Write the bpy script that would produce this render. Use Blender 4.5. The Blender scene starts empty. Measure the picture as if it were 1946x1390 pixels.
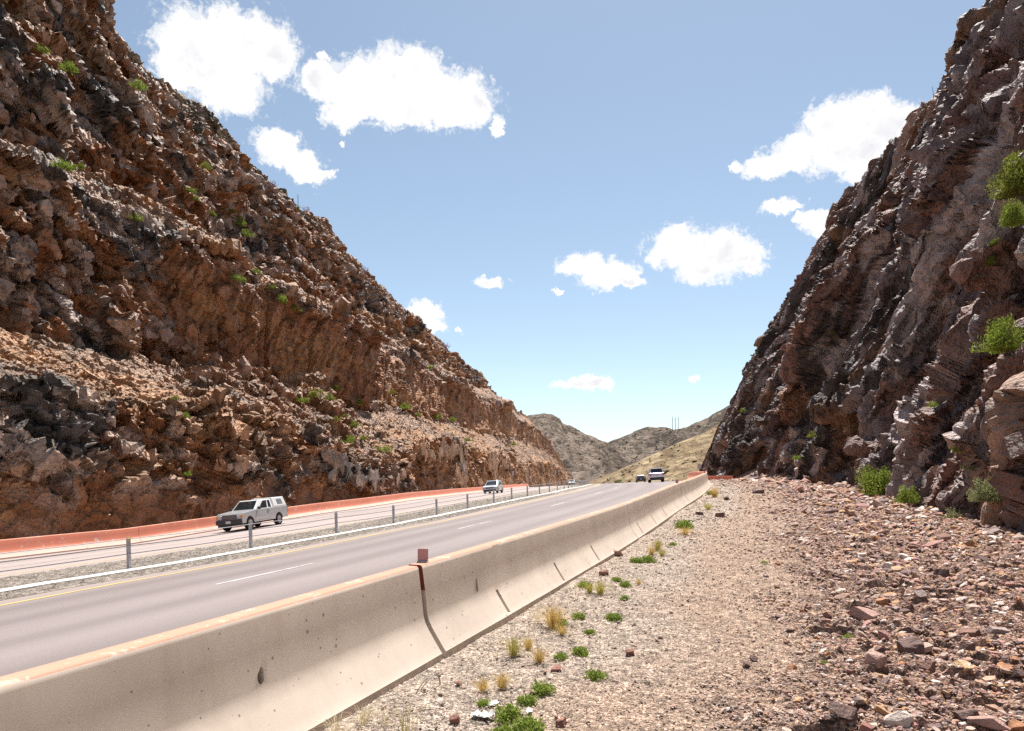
import bpy, bmesh, math, random
import numpy as np
from mathutils import Vector, Matrix

R = math.radians
scene = bpy.context.scene
COL = scene.collection

# ------------------------------------------------------------------ camera, sky, sun, exposure
FPX, CX, VH, EYE = 1300.0, 973.0, 905.0, 1.6          # focal length in photo pixels, horizon row, eye height
cam = bpy.data.cameras.new('camera')
cam.sensor_width = 36.0
cam.lens = FPX / 1946.0 * 36.0
cam.shift_y = (VH - 695.0) / 1946.0
cam.clip_start, cam.clip_end = 0.05, 6000.0
cam_o = bpy.data.objects.new('camera', cam)
cam_o.location = (0, 0, EYE)
cam_o.rotation_euler = (R(90), 0, 0)
COL.objects.link(cam_o)
scene.camera = cam_o

SUN_EL, SUN_AZ = 66.0, 15.5                           # azimuth from straight ahead (+y), negative = to the left
scene.view_settings.view_transform = 'Standard'
scene.view_settings.look = 'None'
scene.view_settings.exposure = 0.92
scene.view_settings.gamma = 1.0
sun = bpy.data.lights.new('sun', 'SUN')
sun.energy = 5.0
sun.angle = R(0.5)
sun.color = (1.0, 0.955, 0.89)
sun_o = bpy.data.objects.new('sun', sun)
sd = Vector((math.sin(R(SUN_AZ)) * math.cos(R(SUN_EL)), math.cos(R(SUN_AZ)) * math.cos(R(SUN_EL)), math.sin(R(SUN_EL))))
sun_o.rotation_euler = sd.to_track_quat('Z', 'Y').to_euler()
COL.objects.link(sun_o)

scene.cycles.max_bounces = 6
scene.cycles.diffuse_bounces = 3
scene.cycles.glossy_bounces = 3
scene.cycles.transparent_max_bounces = 8
scene.cycles.use_denoising = False
try:
    scene.cycles.denoiser = 'OPENIMAGEDENOISE'
except Exception:
    pass


class NT:
    """tiny node tree writer"""
    def __init__(s, tree):
        s.t = tree; s.n = tree.nodes; s.l = tree.links
    def add(s, typ, **kw):
        nd = s.n.new(typ)
        for k, v in kw.items():
            setattr(nd, k, v)
        return nd
    def set(s, sock, v):
        if isinstance(v, bpy.types.NodeSocket):
            s.l.new(v, sock)
        elif v is not None:
            sock.default_value = v
    def math(s, op, a, b=None, c=None, clamp=False):
        nd = s.add('ShaderNodeMath', operation=op, use_clamp=clamp)
        for i, v in enumerate((a, b, c)):
            if v is not None:
                s.set(nd.inputs[i], v)
        return nd.outputs[0]
    def vec(s, op, a, b=None, c=None, out=0):
        nd = s.add('ShaderNodeVectorMath', operation=op)
        for i, v in enumerate((a, b, c)):
            if v is not None:
                s.set(nd.inputs[i], v)
        return nd.outputs[out]
    def noise(s, vec, scale, detail=4, rough=0.55, out='Fac', dist=0.0):
        nd = s.add('ShaderNodeTexNoise')
        if vec is not None:
            s.set(nd.inputs['Vector'], vec)
        nd.inputs['Scale'].default_value = scale
        nd.inputs['Detail'].default_value = detail
        nd.inputs['Roughness'].default_value = rough
        nd.inputs['Distortion'].default_value = dist
        return nd.outputs[out]
    def voro(s, vec, scale, feature='F1', out='Distance'):
        nd = s.add('ShaderNodeTexVoronoi', feature=feature)
        if vec is not None:
            s.set(nd.inputs['Vector'], vec)
        nd.inputs['Scale'].default_value = scale
        return nd.outputs[out]
    def ramp(s, fac, stops, interp='LINEAR'):
        nd = s.add('ShaderNodeValToRGB')
        cr = nd.color_ramp
        cr.interpolation = interp
        while len(cr.elements) < len(stops):
            cr.elements.new(0.5)
        for e, (p, c) in zip(cr.elements, stops):
            e.position = p
            e.color = (c, c, c, 1) if isinstance(c, (int, float)) else (*c, 1)
        s.set(nd.inputs[0], fac)
        return nd.outputs[0]
    def mix(s, fac, a, b, blend='MIX'):
        nd = s.add('ShaderNodeMix', data_type='RGBA', blend_type=blend)
        s.set(nd.inputs[0], fac)
        for i, v in ((6, a), (7, b)):
            if isinstance(v, tuple) and len(v) == 3:
                v = (*v, 1)
            s.set(nd.inputs[i], v)
        return nd.outputs[2]


# world: Nishita sky, cumulus clouds placed by compass bearing and elevation
world = bpy.data.worlds.new('World')
scene.world = world
world.use_nodes = True
W = NT(world.node_tree)
W.n.clear()
SKY = 0.084
sky = W.add('ShaderNodeTexSky', sky_type='NISHITA', sun_disc=False)
sky.sun_elevation = R(SUN_EL)
sky.sun_rotation = R(SUN_AZ)
sky.altitude = 1200
sky.air_density = 1.0
sky.dust_density = 1.1
sky.ozone_density = 1.3
CLOUDS = [  # bearing/elevation ellipses, given as they look from the road (u, v, ru, rv)
    (370, 85, 78, 72), (462, 82, 92, 66), (520, 98, 50, 58), (340, 130, 52, 48), (420, 150, 88, 58), (455, 190, 44, 34),
    (625, 158, 52, 40), (700, 168, 82, 58), (765, 148, 88, 60), (840, 185, 98, 54), (655, 212, 48, 28), (750, 208, 96, 36), (905, 195, 36, 42),
    (525, 280, 52, 33), (572, 305, 40, 30), (590, 335, 34, 20), (618, 333, 22, 9),
    (805, 600, 33, 26), (825, 624, 20, 14), (930, 536, 32, 9),
    (1100, 502, 40, 24), (1150, 526, 52, 29), (1190, 536, 28, 15), (1063, 552, 10, 5),
    (1292, 472, 60, 40), (1370, 486, 72, 50), (1420, 490, 42, 32), (1330, 512, 52, 30), (1246, 490, 24, 14),
    (1650, 215, 52, 44), (1580, 240, 56, 46), (1690, 240, 74, 48), (1520, 290, 62, 36), (1620, 285, 100, 46), (1450, 312, 40, 27), (1405, 318, 14, 14), (1650, 335, 40, 26),
    (1485, 388, 38, 14), (1560, 425, 36, 23), (1575, 447, 20, 16), (1530, 410, 20, 10),
    (1108, 731, 56, 11), (1132, 723, 30, 10), (1325, 717, 12, 6), (872, 634, 8, 5), (945, 245, 9, 20), (620, 104, 13, 10), (655, 267, 6, 6),
]
tc = W.add('ShaderNodeTexCoord')
dirn = W.vec('NORMALIZE', tc.outputs['Generated'])
sep = W.add('ShaderNodeSeparateXYZ'); W.set(sep.inputs[0], dirn)
az = W.math('ARCTAN2', sep.outputs[0], sep.outputs[1])
el = W.math('ARCSINE', sep.outputs[2])
cmb = W.add('ShaderNodeCombineXYZ'); W.set(cmb.inputs[0], az); W.set(cmb.inputs[1], el)
p = cmb.outputs[0]
w1 = W.vec('SUBTRACT', W.noise(dirn, 16, 3, 0.55, 'Color'), (0.5, 0.5, 0.5))
w2 = W.vec('SUBTRACT', W.noise(dirn, 55, 6, 0.68, 'Color'), (0.5, 0.5, 0.5))
p = W.vec('MULTIPLY_ADD', w1, (0.030, 0.026, 0.0), p)
p = W.vec('MULTIPLY_ADD', w2, (0.034, 0.034, 0.0), p)
dmin = None
def azel(u, v):
    x, z = (u - CX) / FPX, (VH - v) / FPX
    return math.atan2(x, 1.0), math.atan2(z, math.hypot(x, 1.0))
for (u, v, ru, rv) in CLOUDS:
    a0, e0 = azel(u, v)
    ra = max(1e-4, (azel(u + ru, v)[0] - azel(u - ru, v)[0]) / 2)
    re = max(1e-4, (azel(u, v - rv)[1] - azel(u, v + rv)[1]) / 2)
    d = W.vec('LENGTH', W.vec('MULTIPLY_ADD', p, (1 / ra, 1 / re, 0.0), (-a0 / ra, -e0 / re, 0.0)), out=1)
    if dmin is None:
        dmin = d
    else:
        nd = W.add('ShaderNodeMath', operation='SMOOTH_MIN')
        W.set(nd.inputs[0], dmin); W.set(nd.inputs[1], d); nd.inputs[2].default_value = 0.18
        dmin = nd.outputs[0]
ed = W.math('MULTIPLY_ADD', W.math('SUBTRACT', W.noise(dirn, 45, 7, 0.66), 0.5), 1.5, dmin)
mr = W.add('ShaderNodeMapRange', interpolation_type='SMOOTHSTEP')
W.set(mr.inputs[0], ed)
mr.inputs[1].default_value = 1.14; mr.inputs[2].default_value = 0.74
mr.inputs[3].default_value = 0.0; mr.inputs[4].default_value = 1.0
wisp = W.add('ShaderNodeMapRange', interpolation_type='SMOOTHSTEP')      # thin torn margins
W.set(wisp.inputs[0], W.math('MULTIPLY_ADD', W.math('SUBTRACT', W.noise(dirn, 70, 8, 0.75, dist=0.6), 0.5), 2.6, dmin))
wisp.inputs[1].default_value = 1.22; wisp.inputs[2].default_value = 0.72; wisp.inputs[3].default_value = 0.0; wisp.inputs[4].default_value = 0.7
cmask = W.math('MAXIMUM', mr.outputs[0], wisp.outputs[0])
shade = W.math('MULTIPLY', W.ramp(W.noise(dirn, 13, 5, 0.6), [(0.44, 0.0), (0.62, 1.0)]), W.ramp(ed, [(0.25, 1.0), (0.75, 0.0)]))
# sky colour grade: slightly desaturated, with one even tint
hs = W.add('ShaderNodeHueSaturation')
hs.inputs['Saturation'].default_value = 0.86
hs.inputs['Value'].default_value = 1.0
W.set(hs.inputs['Color'], sky.outputs[0])
bg1 = W.add('ShaderNodeBackground'); W.set(bg1.inputs[0], W.mix(1.0, hs.outputs[0], (1.03, 1.045, 0.96), 'MULTIPLY')); bg1.inputs[1].default_value = SKY
bg2 = W.add('ShaderNodeBackground'); bg2.inputs[0].default_value = (1.0, 0.99, 0.98, 1); bg2.inputs[1].default_value = 0.58
mx = W.add('ShaderNodeMixShader')
W.set(bg2.inputs[0], W.mix(shade, (1.0, 0.995, 0.985), (0.80, 0.80, 0.835))); W.set(mx.inputs[0], cmask); W.l.new(bg1.outputs[0], mx.inputs[1]); W.l.new(bg2.outputs[0], mx.inputs[2])
wo = W.add('ShaderNodeOutputWorld'); W.l.new(mx.outputs[0], wo.inputs[0])

# ------------------------------------------------------------------ helpers
def tag(o, label=None, cat=None, group=None, kind=None):
    if label: o['label'] = label
    if cat: o['category'] = cat
    if group: o['group'] = group
    if kind: o['kind'] = kind
    return o

def link(name, me, mats=None, parent=None, loc=None):
    o = bpy.data.objects.new(name, me)
    COL.objects.link(o)
    if mats is not None:
        for m in (mats if isinstance(mats, (list, tuple)) else [mats]):
            me.materials.append(m)
    if parent is not None:
        o.parent = parent
    if loc is not None:
        o.location = loc
    return o

def empty(name, loc=(0, 0, 0), rz=0.0):
    o = bpy.data.objects.new(name, None)
    o.empty_display_size = 0.1
    o.location = loc
    o.rotation_euler = (0, 0, rz)
    COL.objects.link(o)
    return o

def copy_tree(o, parent=None):
    c = o.copy(); COL.objects.link(c)
    if parent is not None:
        c.parent = parent
    for ch in list(o.children):
        copy_tree(ch, c)
    return c

def mesh_np(name, V, Fq, smooth=False, col=None):
    """V (n,3), Fq (m,k) with constant k"""
    V = np.ascontiguousarray(V, np.float32); Fq = np.ascontiguousarray(Fq, np.int32)
    me = bpy.data.meshes.new(name)
    m, k = Fq.shape
    me.vertices.add(len(V)); me.vertices.foreach_set('co', V.ravel())
    me.loops.add(m * k); me.loops.foreach_set('vertex_index', Fq.ravel())
    me.polygons.add(m)
    me.polygons.foreach_set('loop_start', np.arange(0, m * k, k, dtype=np.int32))
    me.polygons.foreach_set('loop_total', np.full(m, k, np.int32))
    me.polygons.foreach_set('use_smooth', np.full(m, bool(smooth)))
    me.update(calc_edges=True)
    if col is not None:
        ca = me.color_attributes.new('Col', 'FLOAT_COLOR', 'POINT')
        c4 = np.ones((len(V), 4), np.float32); c4[:, :3] = col
        ca.data.foreach_set('color', c4.ravel())
    return me

def grid_faces(na, nb, flip=False):
    i, j = np.meshgrid(np.arange(na - 1), np.arange(nb - 1), indexing='ij')
    a = (i * nb + j).ravel()
    f = np.stack([a, a + nb, a + nb + 1, a + 1], 1)
    return f[:, ::-1] if flip else f

def bm_mesh(bm, name, smooth=False):
    me = bpy.data.meshes.new(name)
    bm.normal_update()
    bm.to_mesh(me); bm.free()
    if smooth:
        me.polygons.foreach_set('use_smooth', np.full(len(me.polygons), True))
    return me

class MB:
    """collects verts and faces of one mesh"""
    def __init__(s): s.v = []; s.f = []
    def add(s, vs, fs):
        n = len(s.v); s.v += [tuple(v) for v in vs]; s.f += [tuple(i + n for i in f) for f in fs]; return s
    def hexa(s, b, t):
        return s.add(list(b) + list(t), [(3, 2, 1, 0), (4, 5, 6, 7), (0, 1, 5, 4), (1, 2, 6, 5), (2, 3, 7, 6), (3, 0, 4, 7)])
    def box(s, x0, x1, y0, y1, z0, z1):
        return s.hexa([(x0, y0, z0), (x1, y0, z0), (x1, y1, z0), (x0, y1, z0)], [(x0, y0, z1), (x1, y0, z1), (x1, y1, z1), (x0, y1, z1)])
    def tube(s, pts, r, n=6, r2=None):
        pts = [Vector(p) for p in pts]; rings = []
        for i, p in enumerate(pts):
            t = (pts[min(i + 1, len(pts) - 1)] - pts[max(i - 1, 0)]).normalized()
            up = Vector((0, 0, 1)) if abs(t.z) < 0.9 else Vector((1, 0, 0))
            a = t.cross(up).normalized(); b = t.cross(a)
            rr = r if r2 is None else r + (r2 - r) * i / max(1, len(pts) - 1)
            rings.append([p + (a * math.cos(6.2832 * k / n) + b * math.sin(6.2832 * k / n)) * rr for k in range(n)])
        vs = [v for rg in rings for v in rg]; fs = []
        for i in range(len(pts) - 1):
            for k in range(n):
                fs.append((i * n + k, i * n + (k + 1) % n, (i + 1) * n + (k + 1) % n, (i + 1) * n + k))
        fs.append(tuple(range(n))); fs.append(tuple((len(pts) - 1) * n + k for k in range(n))[::-1])
        return s.add(vs, fs)
    def lathe(s, prof, n=24, axis='y', c=(0, 0, 0)):
        """prof: (radius, along); closed by caps where radius is 0"""
        vs = []; fs = []
        for (r, h) in prof:
            for k in range(n):
                a = 6.283185 * k / n
                q = (r * math.cos(a), h, r * math.sin(a)) if axis == 'y' else (r * math.cos(a), r * math.sin(a), h)
                vs.append((q[0] + c[0], q[1] + c[1], q[2] + c[2]))
        for i in range(len(prof) - 1):
            for k in range(n):
                fs.append((i * n + k, i * n + (k + 1) % n, (i + 1) * n + (k + 1) % n, (i + 1) * n + k))
        return s.add(vs, fs)
    def panel(s, pts, th=0.01):
        """flat panel with thickness along its normal (outwards)"""
        P = [Vector(p) for p in pts]
        n = (P[1] - P[0]).cross(P[2] - P[0]).normalized()
        k = len(P)
        vs = P + [p + n * th for p in P]
        fs = [tuple(range(k))[::-1], tuple(range(k, 2 * k))] + [(i, (i + 1) % k, k + (i + 1) % k, k + i) for i in range(k)]
        return s.add(vs, fs)
    def build(s, name, mat, parent=None, bevel=0, seg=2, smooth=False, loc=None):
        bm = bmesh.new()
        vs = [bm.verts.new(v) for v in s.v]
        for f in s.f:
            try: bm.faces.new([vs[i] for i in f])
            except ValueError: pass
        bmesh.ops.recalc_face_normals(bm, faces=bm.faces)
        if bevel:
            es = [e for e in bm.edges if len(e.link_faces) == 2 and e.calc_face_angle(0) > 0.35]
            bmesh.ops.bevel(bm, geom=es, offset=bevel, segments=seg, affect='EDGES', profile=0.6, clamp_overlap=True)
        me = bm_mesh(bm, name, smooth)
        return link(name, me, mat, parent, loc)

# ---- noise on arrays
def _h(ix, iy, seed):
    with np.errstate(over='ignore'):
        n = (ix.astype(np.int64) * 374761393 + iy.astype(np.int64) * 668265263 + seed * 1274126177) & 0xFFFFFFFF
        n = ((n ^ (n >> 13)) * 1274126177) & 0xFFFFFFFF
        n = ((n ^ (n >> 15)) * 2246822519) & 0xFFFFFFFF
        n = n ^ (n >> 16)
    return (n.astype(np.float32) / np.float32(4294967296.0))

def vn(x, y, seed):
    xi = np.floor(x); yi = np.floor(y); fx = (x - xi); fy = (y - yi)
    fx = fx * fx * (3 - 2 * fx); fy = fy * fy * (3 - 2 * fy)
    a = _h(xi, yi, seed); b = _h(xi + 1, yi, seed); c = _h(xi, yi + 1, seed); d = _h(xi + 1, yi + 1, seed)
    return a + (b - a) * fx + (c - a) * fy + (a - b - c + d) * fx * fy

def fbm(x, y, seed, octv=4, g=0.5):
    t = 0.0; amp = 1.0; s = 0.0
    for o in range(octv):
        t = t + amp * vn(x * 2 ** o + 17.3 * o, y * 2 ** o - 9.1 * o, seed + o); s += amp; amp *= g
    return t / s                                            # 0..1

def blocks(x, y, seed, tilt=1.0, jit=0.9):
    """broken-rock field: every Voronoi cell is a tilted facet with its own height. returns height, cell random, edge distance"""
    xi = np.floor(x); yi = np.floor(y)
    F1 = np.full(x.shape, 9.0, np.float32); F2 = F1.copy()
    hb = np.zeros(x.shape, np.float32); rb = hb.copy()
    for i in (-1, 0, 1):
        for j in (-1, 0, 1):
            cx = xi + i; cy = yi + j
            r1 = _h(cx, cy, seed); r2 = _h(cx, cy, seed + 11)
            ddx = x - (cx + 0.5 + (r1 - 0.5) * jit); ddy = y - (cy + 0.5 + (r2 - 0.5) * jit)
            d = ddx * ddx + ddy * ddy
            m = d < F1
            r3 = _h(cx, cy, seed + 23); r4 = _h(cx, cy, seed + 37)
            h = (r3 - 0.5) + tilt * ((r4 - 0.5) * ddx * 2 + (_h(cx, cy, seed + 41) - 0.62) * ddy * 2)
            F2 = np.where(m, F1, np.minimum(F2, d)); F1 = np.where(m, d, F1)
            hb = np.where(m, h, hb); rb = np.where(m, _h(cx, cy, seed + 53), rb)
    return hb, rb, np.sqrt(F2) - np.sqrt(F1)

def blocks3(q, seed, tilt=1.3, jit=0.75):
    """the same broken-rock field in space: q (...,3) in cell units"""
    x, y, z = (np.ascontiguousarray(q[..., k], np.float32) for k in range(3))
    xi, yi, zi = np.floor(x - .5), np.floor(y - .5), np.floor(z - .5)
    F1 = np.full(x.shape, 99., np.float32); F2 = F1.copy(); hb = np.zeros(x.shape, np.float32); rb = hb.copy()
    for i in (0, 1):
        for j in (0, 1):
            for l in (0, 1):
                cx = xi + i + (zi + l) * 7919; cy = yi + j + (zi + l) * 104729
                r1 = _h(cx, cy, seed); r2 = _h(cx, cy, seed + 11); r3 = _h(cx, cy, seed + 23); r4 = (r1 * 57.3 + r2 * 31.7) % 1
                ddx = x - (xi + i + .5 + (r1 - .5) * jit); ddy = y - (yi + j + .5 + (r2 - .5) * jit); ddz = z - (zi + l + .5 + (r4 - .5) * jit)
                d = ddx * ddx + ddy * ddy + ddz * ddz
                m = d < F1
                h = (r3 - .5) + tilt * (((r3 * 91.7) % 1 - .5) * ddx + ((r3 * 37.1) % 1 - .5) * ddy + ((r1 * 77.7) % 1 - .62) * ddz) * 2
                F2 = np.where(m, F1, np.minimum(F2, d)); F1 = np.where(m, d, F1)
                hb = np.where(m, h, hb); rb = np.where(m, (r2 * 93.1) % 1, rb)
    return hb, rb, np.sqrt(F2) - np.sqrt(F1)

def frame(axis):
    e1 = Vector(axis).normalized(); e2 = e1.cross(Vector((1, 0, 0))).normalized(); e3 = e1.cross(e2)
    return np.array([e1, e2, e3], np.float32)

def smooth01(x, a, b):
    t = np.clip((x - a) / (b - a), 0, 1); return t * t * (3 - 2 * t)

def lerp3(a, b, t):
    return np.asarray(a, np.float32) * (1 - t[..., None]) + np.asarray(b, np.float32) * t[..., None]

# ---- road alignment: s along, w to the left of the roadside barrier's foot
SS = np.arange(-60, 420, 0.25)
_hd = np.interp(SS, [-40, 8, 20, 35, 60, 100, 300], [.415, .377, .376, .30, .177, .129, .216])
_th = np.arctan(_hd)
_X = np.concatenate([[0], np.cumsum(np.sin(_th) * .25)[:-1]]); _Y = np.concatenate([[0], np.cumsum(np.cos(_th) * .25)[:-1]])
_i0 = int(np.argmin(abs(SS))); _X += -.585 - _X[_i0]; _Y += 5.94 - _Y[_i0]
KZ = ([-60, -40, 0, 9, 18, 28, 40, 60, 90, 150, 300, 420], [-.9, -.6, -.005, .186, .551, .841, 1.09, 1.2, .9, .338, -1.3, -5])
KC = ([-60, 5, 20, 45, 80, 150, 420], [-.075, -.074, -.09, -.081, -.066, -.049, -.04])
_zf = np.interp(SS, *KZ)
_zf = np.convolve(np.pad(_zf, 12, mode='edge'), np.ones(25) / 25, 'valid')
def zr(s): return np.interp(s, SS, _zf)
def RP(s, w, dz=0.0):
    s = np.asarray(s, float); w = np.asarray(w, float)
    t = np.interp(s, SS, _th)
    return np.stack([np.interp(s, SS, _X) - np.cos(t) * w, np.interp(s, SS, _Y) + np.sin(t) * w,
                     zr(s) + np.interp(s, *KC) * np.maximum(w, 0) + dz], -1)
def heading(s): return float(np.interp(s, SS, _th))        # angle from +y towards +x
def proj(p):
    p = np.asarray(p); y = np.maximum(p[..., 1], 0.01)
    return np.stack([CX + FPX * p[..., 0] / y, VH - FPX * (p[..., 2] - EYE) / y], -1)
_sg, _wg = np.meshgrid(np.arange(0, 260, .2), np.arange(.3, 29, .1), indexing='ij')
_G = proj(RP(_sg, _wg))
def road_at(u, v):
    k = ((_G[..., 0] - u) ** 2 + (_G[..., 1] - v) ** 2 * 4).argmin()
    return float(_sg.ravel()[k]), float(_wg.ravel()[k])

# right-hand ground: from the barrier foot to the cliff foot
CF_Y = [-12, 5, 12, 21, 35, 50, 72, 88, 100, 112, 119, 160]
CF_X = [8.3, 10.3, 12.6, 15.6, 19.2, 22.5, 25.2, 27.6, 30, 32, 33.4, 44]
CF_Z = [-.4, 0., .12, .36, .66, 1.02, 1.1, 1.12, 1.0, .9, .85, .5]
def ground_z(x, y):
    x = np.asarray(x, float); y = np.asarray(y, float)
    xb = np.interp(y, _Y, _X); zb = zr(np.interp(y, _Y, SS))
    xc = np.interp(y, CF_Y, CF_X); zc = np.interp(y, CF_Y, CF_Z)
    t = (x - xb) / np.maximum(xc - xb, .5)
    z = zb + (zc - zb) * np.clip(t, 0, 1)
    z = z + 0.55 * np.clip((t - .86) / .14, 0, 3) ** 1.5 * np.clip((xc - xb) / 10, .1, 1) * .7
    near = np.clip(1 - (y - 60) / 40, 0, 1)
    return z + ((fbm(x * .6, y * .6, 55, 3) - .5) * .10 + rubble(x, y, t) * blocks(x * 3.2, y * 3.2, 51)[0] * .06) * near + .03
def rubble(x, y, t):                                         # 0 on the smooth gravel, 1 on the rubble towards the cliff
    return smooth01(rdist(x, y) + (fbm(x * .6, y * .4, 44, 4) - .5) * 2.4, 2.3, 3.9)
def rdist(x, y): return (x - np.interp(y, _Y, _X)) * .93   # metres right of the barrier foot
def ground_at(u, v):
    y = EYE * FPX / max(v - VH, 3.0)
    for _ in range(16):
        x = (u - CX) / FPX * y
        y = 0.5 * y + 0.5 * (EYE - float(ground_z(x, y))) * FPX / max(v - VH, 3.0)
    x = (u - CX) / FPX * y
    return x, y, float(ground_z(x, y))

# ------------------------------------------------------------------ materials
def new_mat(name):
    m = bpy.data.materials.new(name); m.use_nodes = True
    n = NT(m.node_tree); n.n.clear()
    out = n.add('ShaderNodeOutputMaterial')
    b = n.add('ShaderNodeBsdfPrincipled')
    n.l.new(b.outputs[0], out.inputs[0])
    return m, n, b

def obj_co(n):
    return n.add('ShaderNodeTexCoord').outputs['Object']
def pos_co(n):
    return n.add('ShaderNodeNewGeometry').outputs['Position']

def bump(n, b, h, dist, strength=1.0):
    nd = n.add('ShaderNodeBump'); nd.inputs['Strength'].default_value = strength; nd.inputs['Distance'].default_value = dist
    n.set(nd.inputs['Height'], h); n.l.new(nd.outputs[0], b.inputs['Normal'])

def plain(name, col, rough=0.5, metal=0.0, spec=0.5, var=0.12, vscale=6.0, coat=0.0):
    m, n, b = new_mat(name)
    co = obj_co(n)
    f = n.noise(co, vscale, 4, 0.6)
    n.set(b.inputs['Base Color'], n.mix(n.ramp(f, [(0.3, 0.0), (0.7, 1.0)]), tuple(c * (1 - var) for c in col), tuple(min(1, c * (1 + var)) for c in col)))
    b.inputs['Roughness'].default_value = rough; b.inputs['Metallic'].default_value = metal
    b.inputs['Specular IOR Level'].default_value = spec; b.inputs['Coat Weight'].default_value = coat
    return m

def rock_mat(name, s1=3.0, s2=14.0, bd=0.05, rough=0.62, spec=0.45, contrast=0.35):
    m, n, b = new_mat(name)
    co = pos_co(n)
    a = n.add('ShaderNodeAttribute', attribute_name='Col').outputs['Color']
    f1 = n.noise(co, s1, 5, 0.62); f2 = n.noise(co, s2, 4, 0.7)
    k = n.math('MULTIPLY_ADD', n.math('SUBTRACT', f1, 0.5), contrast * 3.2, 1.0)
    k = n.math('MULTIPLY_ADD', n.math('SUBTRACT', f2, 0.5), contrast * 2.0, k)
    k = n.math('MAXIMUM', k, 0.35)
    c = n.vec('SCALE', a); nd = c.node; n.l.new(k, nd.inputs['Scale'])
    n.set(b.inputs['Base Color'], c)
    b.inputs['Roughness'].default_value = rough; b.inputs['Specular IOR Level'].default_value = spec
    h = n.math('ADD', n.noise(co, s1 * 1.7, 6, 0.70), n.math('MULTIPLY', n.voro(co, s1 * 2.3), 0.8))
    h = n.math('ADD', h, n.math('MULTIPLY', n.voro(co, s1 * 5.5), 0.35))
    bump(n, b, h, bd)
    return m

M = {}
M['rock_left'] = rock_mat('banded rust and grey rock', 2.2, 9.0, 0.16)
M['rock_right'] = rock_mat('dark purple brown slate', 2.6, 11.0, 0.15)
M['stone'] = rock_mat('loose stone', 22.0, 70.0, 0.008, 0.75, 0.3, 0.25)
def gravel_mat(name):
    m, n, b = new_mat(name)
    co = pos_co(n)
    a = n.add('ShaderNodeAttribute', attribute_name='Col').outputs['Color']
    k = None; hs_ = None
    for sc, amt in ((38.0, .40), (85.0, .50), (190.0, .42)):
        nd = n.add('ShaderNodeTexVoronoi', feature='F1'); n.set(nd.inputs['Vector'], co); nd.inputs['Scale'].default_value = sc
        sx = n.add('ShaderNodeSeparateColor'); n.set(sx.inputs[0], nd.outputs['Color'])
        q = n.math('MULTIPLY_ADD', n.math('SUBTRACT', sx.outputs[0], .5), amt * 1.6, 1.0)
        q = n.math('MULTIPLY', q, n.math('SUBTRACT', 1.25, n.math('MULTIPLY', nd.outputs['Distance'], .62)))
        k = q if k is None else n.math('MULTIPLY', k, q)
        h = n.math('MULTIPLY', n.math('SUBTRACT', n.math('MULTIPLY', sx.outputs[1], .6), nd.outputs['Distance']), 38.0 / sc)
        hs_ = h if hs_ is None else n.math('ADD', hs_, h)
    f = n.noise(co, 4.0, 4, .6)
    k = n.math('MULTIPLY', k, n.math('MULTIPLY_ADD', f, .5, .75))
    c = n.vec('SCALE', a); n.l.new(n.math('MINIMUM', n.math('MAXIMUM', k, .22), 1.9), c.node.inputs['Scale'])
    n.set(b.inputs['Base Color'], c)
    b.inputs['Roughness'].default_value = .9; b.inputs['Specular IOR Level'].default_value = .2
    bump(n, b, hs_, .02)
    return m
M['gravel'] = gravel_mat('gravel ground')
M['asphalt'] = rock_mat('worn asphalt', 55.0, 180.0, 0.003, 0.8, 0.35, 0.20)
M['hill'] = rock_mat('dry scrub hillside', 0.09, 0.42, 1.6, 0.95, 0.1, 0.75)

def leaf_mat(name, c1, c2, trans=0.35):
    m = bpy.data.materials.new(name); m.use_nodes = True
    n = NT(m.node_tree); n.n.clear()
    out = n.add('ShaderNodeOutputMaterial')
    rnd = n.add('ShaderNodeNewGeometry').outputs['Random Per Island']
    c = n.mix(rnd, c1, c2)
    d = n.add('ShaderNodeBsdfDiffuse'); t = n.add('ShaderNodeBsdfTranslucent')
    n.set(d.inputs[0], c); n.set(t.inputs[0], c)
    mx = n.add('ShaderNodeMixShader'); mx.inputs[0].default_value = trans
    n.l.new(d.outputs[0], mx.inputs[1]); n.l.new(t.outputs[0], mx.inputs[2]); n.l.new(mx.outputs[0], out.inputs[0])
    return m
M['leaf_bright'] = leaf_mat('fresh green leaves', (0.15, 0.215, 0.035), (0.32, 0.39, 0.085))
M['leaf_olive'] = leaf_mat('olive shrub leaves', (0.13, 0.16, 0.03), (0.30, 0.33, 0.07))
M['leaf_grey'] = leaf_mat('grey green leaves', (0.20, 0.22, 0.10), (0.36, 0.37, 0.19))
M['leaf_shrub'] = leaf_mat('lush shrub leaves', (0.14, 0.20, 0.03), (0.33, 0.39, 0.08))
M['straw'] = leaf_mat('dry straw grass', (0.42, 0.29, 0.09), (0.72, 0.54, 0.22), 0.3)
M['straw_green'] = leaf_mat('half dry grass', (0.28, 0.27, 0.06), (0.55, 0.46, 0.14), 0.3)
M['straw_pale'] = leaf_mat('pale dead grass', (0.52, 0.43, 0.26), (0.75, 0.66, 0.45), 0.3)
M['twig'] = plain('bare purple grey twigs', (0.27, 0.19, 0.215), 0.9)
M['bark'] = plain('brown stem', (0.16, 0.11, 0.07), 0.9)

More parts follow.
